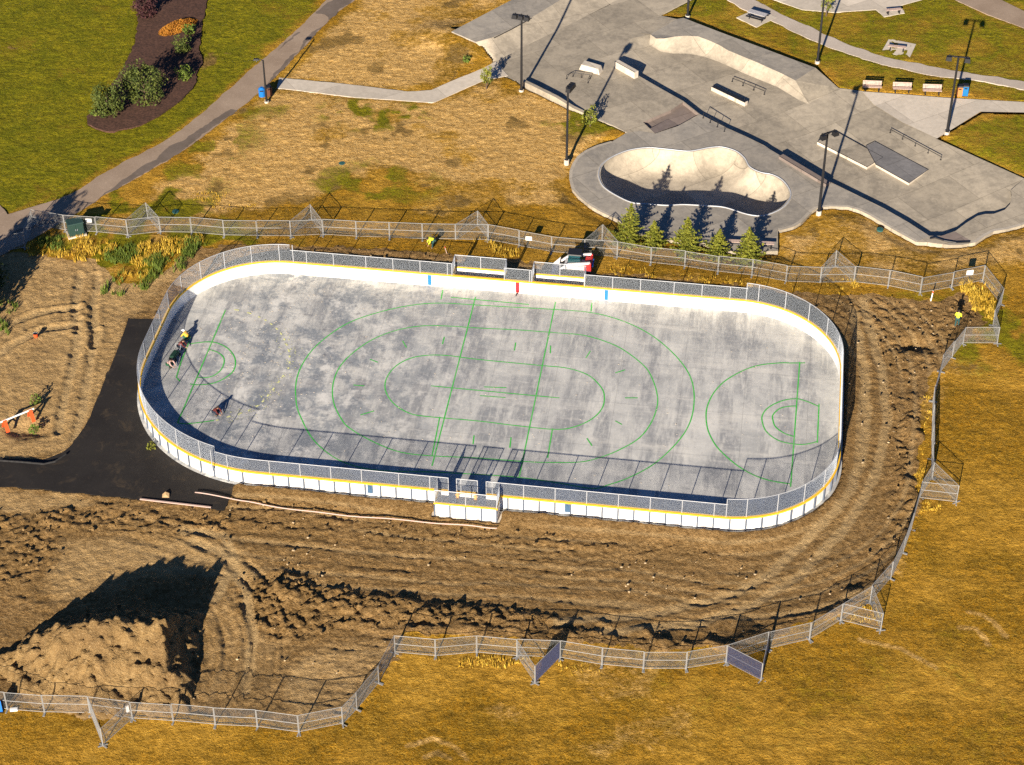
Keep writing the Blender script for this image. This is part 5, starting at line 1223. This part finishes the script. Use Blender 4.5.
# ------------------------------------------------------------------ compact loader behind the far boards
x, y = P(576, 272); t = thing('compact_loader', 'white and red compact tracked loader with dark cab between rink and far fence', 'loader', (x, y, 0), R(172))
LR = mat('loader_red', (.52, .03, .03), .45); LWt = mat('loader_white', (.58, .56, .55), .45, var=.06, scale=4); GL = mat('cab_glass', (.012, .05, .06), .12, spec=.6)
for s_ in (-1, 1):
    b_ = MB(); pts = [(math.cos(a_) * .33 + (1.05 if math.cos(a_) > 0 else -.85), math.sin(a_) * .33 + .36) for a_ in [k_ * math.pi / 8 for k_ in range(16)]]
    b_.add([(p_[0], s_ * .85 - .2, p_[1]) for p_ in pts] + [(p_[0], s_ * .85 + .2, p_[1]) for p_ in pts], [tuple(range(16)), tuple(range(31, 15, -1))] + [(i, (i + 1) % 16, 16 + (i + 1) % 16, 16 + i) for i in range(16)]); fixn(b_.build('track', M['black'], t))
b_ = MB(); b_.box((-.15, 0, .78), (2.5, 1.3, .55), 0, .96); bevel(b_.build('body', LWt, t), .05)
b_ = MB(); b_.box((-1.15, 0, 1.05), (.75, 1.45, .75), 0, .88); bevel(b_.build('engine_cover', LR, t), .05)
b_ = MB(); b_.box((.15, 0, 1.62), (1.25, 1.15, 1.15), 0, .86); bevel(b_.build('cab', GL, t), .05); b_ = MB(); b_.box((.12, 0, 2.23), (1.3, 1.15, .09), 0, .92); b_.build('cab_roof', M['black'], t)
for s_ in (-1, 1):
    b_ = MB(); b_.bar((-1.35, s_ * .72, 1.62), (.7, s_ * .72, 1.30), .14, .22); b_.bar((.7, s_ * .72, 1.30), (1.55, s_ * .72, .55), .14, .20); b_.build('lift_arm', LWt, t)
    b_ = MB(); b_.bar((-1.35, s_ * .72, 1.62), (-1.30, s_ * .72, .8), .14, .2); b_.build('arm_post', LR, t)
b_ = MB(); b_.add([(1.5, -1.0, .12), (1.5, 1.0, .12), (1.55, 1.0, .85), (1.55, -1.0, .85), (2.25, -1.0, .08), (2.25, 1.0, .08), (1.9, 1.0, .12), (1.9, -1.0, .12)], [(0, 1, 2, 3), (0, 4, 5, 1), (1, 5, 2), (0, 3, 4)]); b_.build('bucket', LWt, t)
b_ = MB(); b_.box((-1.55, .3, 1.15), (.10, .3, .35)); b_.box((-1.55, -.35, 1.15), (.10, .25, .3)); b_.build('tail_light', M['blue'], t)
# ------------------------------------------------------------------ plants
def leaves(pts, size, m_, name, parent, flat=.0, seed=0, stretch=1.0):
    """many small leaf quads, one at each point (x, y, z)"""
    rs = np.random.default_rng(seed); n_ = len(pts); p_ = np.asarray(pts, float); a_ = rs.normal(size=(n_, 3)); a_ /= np.linalg.norm(a_, axis=1)[:, None]; r_ = rs.normal(size=(n_, 3)); c_ = np.cross(a_, r_); c_ /= np.linalg.norm(c_, axis=1)[:, None]
    if flat: c_[:, 2] *= (1 - flat); a_[:, 2] *= (1 - flat)
    s_ = size * rs.uniform(.6, 1.3, (n_, 1)); a_ *= s_ * stretch; c_ *= s_
    V = np.concatenate([p_ - a_, p_ + c_ * .6, p_ + a_, p_ - c_ * .6], 1).reshape(-1, 3); b_ = MB(); b_.v = [tuple(q) for q in V.tolist()]; b_.f = [(4 * i, 4 * i + 1, 4 * i + 2, 4 * i + 3) for i in range(n_)]
    return b_.build(name, m_, parent)
def limbs(b_, base, top, r, n_, spread, seed):
    rs = random.Random(seed); b_.tube([base, ((base[0] * .6 + top[0] * .4) + rs.uniform(-.05, .05), base[1] * .6 + top[1] * .4, base[2] * .55 + top[2] * .45), top], r, 7, True, r * .3); tips = []
    for k_ in range(n_):
        f_ = .25 + .65 * k_ / n_; p_ = [base[i] + (top[i] - base[i]) * f_ for i in range(3)]; a_ = k_ * 2.4 + rs.random(); l_ = spread * (1.1 - .6 * f_) * rs.uniform(.7, 1.1)
        q = (p_[0] + math.cos(a_) * l_, p_[1] + math.sin(a_) * l_, p_[2] + l_ * rs.uniform(.5, 1.0)); b_.tube([p_, q], r * .4, 5, True, r * .12); tips.append(q)
    return tips
def broad(name, label, cat, px, py, h, rad, mk, seed, trunk=.35, n=900, size=.11, z=0.0, group=None, sq=1.0):
    rs = np.random.default_rng(seed); x, y = P(px, py, z); t = thing(name, label, cat, (x, y, z), 0, group); b_ = MB(); tips = limbs(b_, (0, 0, -.1), (rs.uniform(-.1, .1), rs.uniform(-.1, .1), h * .85), .03 + .02 * h, 9, rad, seed); b_.build('trunk' if trunk > .15 else 'stem', M['bark'], t)
    cl = [(*q, rs.uniform(.28, .5) * rad) for q in tips]
    for k_ in range(8): a_ = rs.uniform(0, 6.28); d_ = rad * math.sqrt(rs.random()) * .8; zz = h * rs.uniform(trunk + .1, .95); cl.append((math.cos(a_) * d_ * (1.15 - zz / h * .5), math.sin(a_) * d_ * (1.15 - zz / h * .5), zz, rs.uniform(.25, .45) * rad))
    if trunk < .1:
        for k_ in range(7): a_ = k_ * .9; cl.append((math.cos(a_) * rad * .62, math.sin(a_) * rad * .62, h * .22, rad * rs.uniform(.28, .42)))
    pts = []
    for k_ in range(n):
        c_ = cl[rs.integers(len(cl))]; v_ = rs.normal(size=3); v_ /= np.linalg.norm(v_); r_ = c_[3] * rs.random() ** .4; q = (c_[0] + v_[0] * r_, c_[1] + v_[1] * r_, c_[2] + v_[2] * r_ * sq)
        if q[2] > .02: pts.append(q)
    leaves(pts, size, mk, 'crown', t, seed=seed); return t
def spruce(px, py, h, rad, label, seed):
    rs = random.Random(seed); x, y = P(px, py); t = thing('spruce_tree', label, 'spruce tree', (x, y, 0), 0, 'young spruces between fence and bowl'); b_ = MB(); b_.tube([(0, 0, -.1), (0, 0, h * .6), (0, 0, h * .97)], .09, 7, True, .015); pts = []
    tiers = 15
    for k_ in range(tiers):
        f_ = k_ / (tiers - 1); zz = .15 + (h - .25) * f_; rr = rad * (1 - f_) ** .85 + .08; nbr = int(13 - 7 * f_)
        for j in range(nbr):
            a_ = 6.283 * j / nbr + rs.random() * .6 + k_; l_ = rr * rs.uniform(.5, 1.22)
            if k_ % 3 == 0 and j % 3 == 0: b_.tube([(0, 0, zz), (math.cos(a_) * l_ * .8, math.sin(a_) * l_ * .8, zz - .05)], .018, 4, True, .006)
            m_ = int(7 + 26 * l_)
            for q in range(m_):
                s_ = (q + rs.random()) / m_; wd = .17 * (1 - s_ * .75) * min(1, l_ + .3); o_ = rs.uniform(-wd, wd)
                pts.append((math.cos(a_) * l_ * s_ - math.sin(a_) * o_, math.sin(a_) * l_ * s_ + math.cos(a_) * o_, zz + .22 * l_ * s_ * s_ - .10 * s_ + rs.uniform(-.05, .05)))
    for q in range(26): pts.append((rs.gauss(0, .03), rs.gauss(0, .03), h * rs.uniform(.9, 1.02)))
    b_.build('trunk', M['bark'], t); leaves(pts, .095, M['spruce'], 'crown', t, .25, seed, 1.25); t.rotation_euler = (rs.uniform(-.06, .06), rs.uniform(-.07, .07), 0)
spruce(627, 245, 4.6, 1.95, 'leftmost of the five young spruces, beside the fence brace', 1)
spruce(655, 248, 3.0, 1.2, 'smallest young spruce, second from the left of the five', 2)
spruce(686, 254, 4.1, 1.8, 'broad young spruce in the middle of the five', 3)
spruce(716, 258, 3.2, 1.5, 'young spruce second from the right of the five', 4)
spruce(747.5, 262, 3.9, 1.75, 'rightmost of the five young spruces, nearest the bench pad', 5)
broad('sapling', 'slim yellow-green sapling where the footpath meets the skate park', 'sapling', 486.5, 89, 3.0, .62, M['sapling'], 21, .2, 520, .10, sq=1.5)
broad('sapling', 'bushy yellow-green sapling below the skate plaza beside the tall lamp', 'sapling', 590, 126, 2.2, .85, M['sapling'], 22, .15, 560, .11)
broad('sapling', 'thin yellow-green sapling cut by the top edge near the floodlight post', 'sapling', 826, 16, 3.2, .7, M['sapling'], 23, .25, 520, .10, sq=1.5)
broad('weed_bush', 'small green weed bush in the dry grass left of the skate park corner', 'bush', 466.5, 63, .9, .42, M['weed'], 24, .05, 200, .10)
SG = 'shrubs in the mulch bed'
broad('shrub', 'tall olive shrub at the lower left tip of the mulch bed', 'shrub', 108.5, 113, 3.0, 1.75, M['shrub'], 31, .06, 2300, .12, group=SG)
broad('shrub', 'biggest olive green shrub in the mulch bed, right of the tall one', 'shrub', 146, 100, 3.5, 2.2, M['shrub'], 32, .06, 3300, .12, group=SG)
broad('shrub', 'small round green shrub at the right edge of the mulch bed', 'shrub', 185, 79, 1.2, .85, M['weed'], 33, .04, 700, .10, group=SG)
broad('shrub', 'mid-size green shrub in the mulch bed just below the orange clump', 'shrub', 182.5, 51, 1.5, .95, M['shrub'], 34, .04, 800, .11, group=SG)
broad('shrub', 'small bright green shrub right below the orange clump', 'shrub', 189, 34, .9, .7, M['weed'], 35, .04, 420, .10, group=SG)
broad('shrub', 'dark purple shrub at the top end of the mulch bed', 'shrub', 146.5, 16, 2.0, 1.25, M['shrubred'], 36, .05, 1500, .11, group=SG)
broad('shrub', 'small dark green plant at the very tip of the mulch bed', 'shrub', 95, 115, .6, .55, M['weed'], 37, .04, 260, .09, group=SG)
x, y = P(178, 28); t = thing('ornamental_grass', 'low spreading orange clump on the mulch bed', 'ornamental grass', (x, y, 0)); rs = np.random.default_rng(5); pts = []
for k_ in range(2600):
    a_ = rs.uniform(0, 6.28); d_ = math.sqrt(rs.random()); xx = math.cos(a_) * d_ * 2.1; yy = math.sin(a_) * d_ * 1.9; pts.append((xx * .9 + yy * .3, yy + xx * .35, .08 + .62 * (1 - d_ ** 2) * rs.uniform(.6, 1.05)))
leaves(pts, .12, M['orangeleaf'], 'foliage', t, .2, 6)
broad('tree', 'dark leafy tree mostly outside the left picture edge, shading the fence corner', 'tree', -56, 338, 8.0, 3.0, M['darkleaf'], 41, .18, 5200, .18)
broad('bush', 'dark bush at the left picture edge below the path', 'bush', -16, 287, 2.6, 2.1, M['darkleaf'], 42, .04, 2200, .15)
broad('weed_bush', 'little yellow-green weed at the foot of the near left rink boards', 'bush', 151, 448, .45, .4, M['sapling'], 43, .03, 120, .09)
broad('weed_bush', 'green weed clump beside the pit by the barricade', 'bush', 35, 432, .5, .5, M['weed'], 44, .03, 170, .10)
broad('weed_bush', 'thin green weed behind the barricade', 'bush', 36, 404, .9, .5, M['weed'], 45, .03, 160, .10)

# tall grass tufts and weeds: nobody could count them
def tufts(name, label, areas, m_, h, dens, seed, cat):
    rs = np.random.default_rng(seed); V = []
    for poly, hh, dn in areas:
        p_ = np.array(PL(poly)); ar = abs(area([tuple(q) for q in p_])); n_ = int(ar * dens * dn); x = rs.uniform(p_[:, 0].min(), p_[:, 0].max(), n_ * 5); y = rs.uniform(p_[:, 1].min(), p_[:, 1].max(), n_ * 5)
        e_ = (vnoise(x * .9, y * .9, seed) - .5) * 1.4; k_ = sdist(x, y, [tuple(q) for q in p_]) + e_ < 0; x = x[k_][:n_]; y = y[k_][:n_]; n_ = len(x)
        cl = vnoise(x * .7, y * .7, seed + 3); k2 = rs.random(n_) < np.clip(cl * 3 - 1.0, 0.03, 1); x = x[k2]; y = y[k2]; n_ = len(x)
        for b_ in range(5):
            a_ = rs.uniform(0, 6.28, n_); l_ = h * hh * rs.uniform(.5, 1.2, n_); ln = rs.uniform(.15, .55, n_) * l_; bx = x + rs.normal(0, .07, n_); by = y + rs.normal(0, .07, n_); wd = rs.uniform(.025, .05, n_)
            ca, sa = np.cos(a_), np.sin(a_)
            V.append(np.stack([bx - sa * wd, by + ca * wd, np.full(n_, -.12), bx + sa * wd, by - ca * wd, np.full(n_, -.12), bx + ca * ln, by + sa * ln, l_], 1))
    V = np.concatenate(V).reshape(-1, 3); b_ = MB(); b_.v = [tuple(q) for q in V.tolist()]; b_.f = [(3 * i, 3 * i + 1, 3 * i + 2) for i in range(len(V) // 3)]; o = b_.build(name, m_); tag(o, label, cat, kind='stuff')
tufts('tall_dry_grass', 'golden tall dry grass along the fences and soil edges', [
    ([(960,282),(980,284),(998,300),(990,322),(975,318),(962,300)], 1.1, 1.5), ([(820,284),(845,276),(862,284),(858,294),(825,296)], 1.0, 1.2), ([(690,276),(760,282),(820,288),(818,294),(750,288),(690,284)], .6, .5), ([(470,240),(490,240),(520,250),(518,258),(490,255)], .9, 1.0),
    ([(600,264),(660,268),(690,274),(688,282),(640,276),(600,272)], .5, .3), ([(920,396),(931,396),(930,480),(918,497),(914,480),(919,440)], .6, 1.1), ([(30,240),(66,236),(100,240),(120,245),(100,262),(75,262),(60,258),(30,256)], 1.0, 1.3), ([(135,250),(160,240),(205,236),(208,242),(170,256),(140,278),(122,272)], 1.0, 1.3),
    ([(860,605),(875,612),(880,620),(845,624),(842,618)], .7, .8), ([(400,655),(440,660),(520,660),(560,662),(560,668),(400,664)], .5, .6), ([(920,502),(955,506),(950,512),(918,508)], .6, .8), ([(560,664),(640,673),(640,678),(560,672)], .4, .5), ([(192,195),(200,192),(240,195),(260,205),(220,212)], .4, .5)], M['tallgrass'], .42, 20, 71, 'tall grass')
tufts('green_weeds', 'green weeds along the soil bank behind the left rink corner', [([(105,278),(135,268),(165,252),(205,238),(214,242),(190,262),(150,284),(118,296),(100,296)], 1.0, 1.3), ([(105,252),(130,246),(140,256),(115,266),(100,262)], .8, 1.2), ([(-5,300),(15,305),(10,330),(-8,335)], .7, 1), ([(30,236),(66,236),(64,250),(34,252)], .6, .8)], M['weed'], .62, 24, 81, 'weeds')

# ------------------------------------------------------------------ people
SKIN = mat('skin', (.42, .24, .16), .6); HIVIS = mat('hi_vis_yellow', (.72, .80, .04), .6); DARKT = mat('dark_teal_trousers', (.02, .06, .06), .8); NAVY = mat('navy_cloth', (.02, .03, .05), .8); MAROON = mat('maroon_cloth', (.10, .018, .016), .8); GREENC = mat('green_cloth', (.02, .10, .05), .8); HAIR = mat('dark_hair', (.03, .02, .015), .8); BOOT = mat('boot_leather', (.05, .035, .025), .8); PINK = mat('pale_pink_cloth', (.52, .34, .30), .8)
def skin_mesh(name, verts, edges, radii, m_, parent, lvl=1, root=0):
    me = bpy.data.meshes.new(name); me.from_pydata(verts, edges, []); o = bpy.data.objects.new(name, me); COL.objects.link(o)
    md = o.modifiers.new('s', 'SKIN'); md.use_smooth_shade = True; sv = me.skin_vertices[0].data if me.skin_vertices else None
    if sv is None: me.skin_vertices.new(name='') if hasattr(me.skin_vertices, 'new') else None
    if not me.skin_vertices:
        bm = bmesh.new(); bm.from_mesh(me); bm.verts.layers.skin.verify(); bm.to_mesh(me); bm.free()
    for i, r_ in enumerate(radii): me.skin_vertices[0].data[i].radius = (r_, r_) if not isinstance(r_, tuple) else r_; me.skin_vertices[0].data[i].use_root = (i == root)
    sb = o.modifiers.new('u', 'SUBSURF'); sb.levels = lvl; sb.render_levels = lvl
    dg = bpy.context.evaluated_depsgraph_get(); m2 = bpy.data.meshes.new_from_object(o.evaluated_get(dg)); o.modifiers.clear(); o.data = m2; m2.name = name; m2.materials.clear(); m2.materials.append(m_); bpy.data.meshes.remove(me)
    m2.polygons.foreach_set('use_smooth', [True] * len(m2.polygons)); o.parent = parent; return o
def person(label, px, py, rz, J, top, legs, hat=None, hair=HAIR, z=0.0):
    """J: joint positions in metres, facing -y"""
    x, y = P(px, py, z); t = thing('person', label, 'person', (x, y, z), rz); V = []; E = []; Rd = []
    def add(p_, r_, to=None):
        V.append(tuple(p_)); Rd.append(r_); i = len(V) - 1
        if to is not None: E.append((to, i))
        return i
    pel = add(J['pelvis'], .13); ch = add(J['chest'], .145, pel); nk = add(J['neck'], .06, ch); hd = Vector(J['head']); h0 = add(hd + Vector((0, 0, -.06)), .078, nk); h1 = add(hd + Vector((0, -.01, .03)), .098, h0); add(hd + Vector((0, 0, .11)), .065, h1); add(hd + Vector((0, -.115, .0)), .022, h1)
    for s_ in ('l', 'r'):
        sh = add(J['sho_' + s_], .062, ch); el = add(J['elb_' + s_], .046, sh); wr = add(J['wri_' + s_], .030, el); d_ = (Vector(J['wri_' + s_]) - Vector(J['elb_' + s_])).normalized(); pm = add(Vector(J['wri_' + s_]) + d_ * .07, .036, wr); sd_ = d_.cross(Vector((0, 1, .3))).normalized()
        for k_ in range(4): f1 = add(Vector(V[pm]) + d_ * .06 + sd_ * (k_ - 1.5) * .022, .009, pm); add(Vector(V[f1]) + d_ * (.03 + .012 * (1 if k_ in (1, 2) else 0)) + Vector((0, -.015, -.01)), .008, f1)
        f1 = add(Vector(V[pm]) + sd_ * .045 + d_ * .01, .010, pm); add(Vector(V[f1]) + d_ * .035 + sd_ * .008, .009, f1)
        hp = add(J['hip_' + s_], .095, pel); kn = add(J['kne_' + s_], .062, hp); an = add(J['ank_' + s_], .042, kn); add(Vector(J['ank_' + s_]) + Vector((0, -.14, -.05)), .040, an)
    skin_mesh('body', V, E, Rd, SKIN, t)
    q = lambda *k_: [J[i] for i in k_]
    skin_mesh('jacket', q('pelvis', 'chest', 'neck', 'sho_l', 'elb_l', 'wri_l', 'sho_r', 'elb_r', 'wri_r'), [(0, 1), (1, 2), (1, 3), (3, 4), (4, 5), (1, 6), (6, 7), (7, 8)], [.175, .195, .085, .092, .072, .056, .092, .072, .056], top, t)
    skin_mesh('trousers', q('pelvis', 'hip_l', 'kne_l', 'ank_l', 'hip_r', 'kne_r', 'ank_r'), [(0, 1), (1, 2), (2, 3), (0, 4), (4, 5), (5, 6)], [.165, .118, .090, .072, .118, .090, .072], legs, t)
    for s_ in ('l', 'r'):
        a_ = Vector(J['ank_' + s_]); skin_mesh('boot', [a_, a_ + Vector((0, -.02, -.05)), a_ + Vector((0, -.16, -.055))], [(0, 1), (1, 2)], [.060, .062, .050], BOOT, t)
    b_ = MB()
    prof = [(.118, .02), (.125, .05), (.112, .10), (.075, .145), (.02, .165)] if hat is not None else [(.104, .0), (.112, .05), (.100, .10), (.065, .14), (.015, .158)]
    n_ = 12; vs = [(hd.x + math.cos(6.283 * j / n_) * r_, hd.y + math.sin(6.283 * j / n_) * r_ * 1.12 + .012, hd.z + zz) for r_, zz in prof for j in range(n_)]; b_.add(vs, [(i * n_ + j, i * n_ + (j + 1) % n_, (i + 1) * n_ + (j + 1) % n_, (i + 1) * n_ + j) for i in range(len(prof) - 1) for j in range(n_)] + [tuple((len(prof) - 1) * n_ + j for j in range(n_))])
    if hat is not None: b_.box((hd.x, hd.y - .15, hd.z + .03), (.18, .10, .015))
    b_.build('hard_hat' if hat is not None else 'hair', hat if hat is not None else hair, t, smooth=True); return t
def standing(arm=.0, lean=0.0, step_=.12):
    return dict(pelvis=(0, 0, .95), chest=(0, -lean * .6, 1.32), neck=(0, -lean, 1.50), head=(0, -lean * 1.15 - .02, 1.64), sho_l=(-.19, -lean * .8, 1.42), elb_l=(-.27, -lean - .02, 1.15), wri_l=(-.25, -lean - .2 - arm, .95 + arm), sho_r=(.19, -lean * .8, 1.42), elb_r=(.27, -lean - .02, 1.15), wri_r=(.25, -lean - .18 - arm, .95 + arm),
                hip_l=(-.10, 0, .90), kne_l=(-.12, -step_ * .6, .49), ank_l=(-.12, -step_, .10), hip_r=(.10, 0, .90), kne_r=(.12, step_ * .2 - .03, .49), ank_r=(.12, step_, .10))
def crouch():
    return dict(pelvis=(0, .12, .36), chest=(0, -.12, .66), neck=(0, -.26, .80), head=(0, -.35, .90), sho_l=(-.19, -.20, .74), elb_l=(-.25, -.38, .50), wri_l=(-.16, -.55, .34), sho_r=(.19, -.20, .74), elb_r=(.25, -.38, .50), wri_r=(.16, -.55, .30),
                hip_l=(-.10, .10, .34), kne_l=(-.17, -.32, .48), ank_l=(-.14, -.12, .10), hip_r=(.10, .10, .34), kne_r=(.17, -.30, .44), ank_r=(.14, -.06, .10))
bend = dict(pelvis=(0, .12, .92), chest=(0, -.22, 1.08), neck=(0, -.40, 1.10), head=(0, -.53, 1.08), sho_l=(-.19, -.30, 1.08), elb_l=(-.24, -.38, .80), wri_l=(-.20, -.48, .56), sho_r=(.19, -.30, 1.08), elb_r=(.24, -.38, .80), wri_r=(.20, -.50, .54), hip_l=(-.10, .10, .88), kne_l=(-.15, -.04, .49), ank_l=(-.16, .02, .10), hip_r=(.10, .10, .88), kne_r=(.15, -.10, .49), ank_r=(.16, -.12, .10))
person('worker bending over in a bright yellow shirt between the far fence and rink', 433, 247.5, R(-70), bend, HIVIS, DARKT)
person('worker standing in a yellow vest and dark teal trousers in the corner bay', 956.5, 326.5, R(160), standing(.1, .05), HIVIS, DARKT)
S_ = SLAB_Z
person('person crouching in a yellow top and white hard hat by the left rink boards', 187.5, 340, R(-120), crouch(), mat('mustard_cloth', (.62, .36, .04), .7), GREENC, M['white'], z=S_)
person('person crouching in maroon clothes in the shade of the left rink boards', 180.5, 348.5, R(80), crouch(), MAROON, NAVY, z=S_)
person('person crouching in dark green with a pale pink top, lowest beside the left boards', 169.5, 367, R(60), crouch(), PINK, GREENC, z=S_)
person('person crouching in dark clothes alone on the rink floor with an oval shadow', 215.5, 414.5, R(60), crouch(), MAROON, NAVY, z=S_)
x, y = P(175, 358, S_); b_ = MB(); t = thing('tool_cart', 'dark green tool cart beside the crouching people at the left boards', 'tool cart', (x, y, S_), R(70)); b_.box((0, 0, .42), (.95, .5, .24)); bevel(b_.build('tray', mat('cart_green', (.012, .045, .028), .7), t), .03)
for sx in (-1, 1):
    for sy in (-1, 1): w_ = MB(); w_.tube([(sx * .4, sy * .28 - .04, .15), (sx * .4, sy * .28 + .04, .15)], .15, 12); w_.build('wheel', M['black'], t)
b_ = MB(); b_.tube([(.55, -.25, .55), (.85, -.25, .95), (.85, .25, .95), (.55, .25, .55)], .02, 5); b_.build('handle', M['galv'], t)
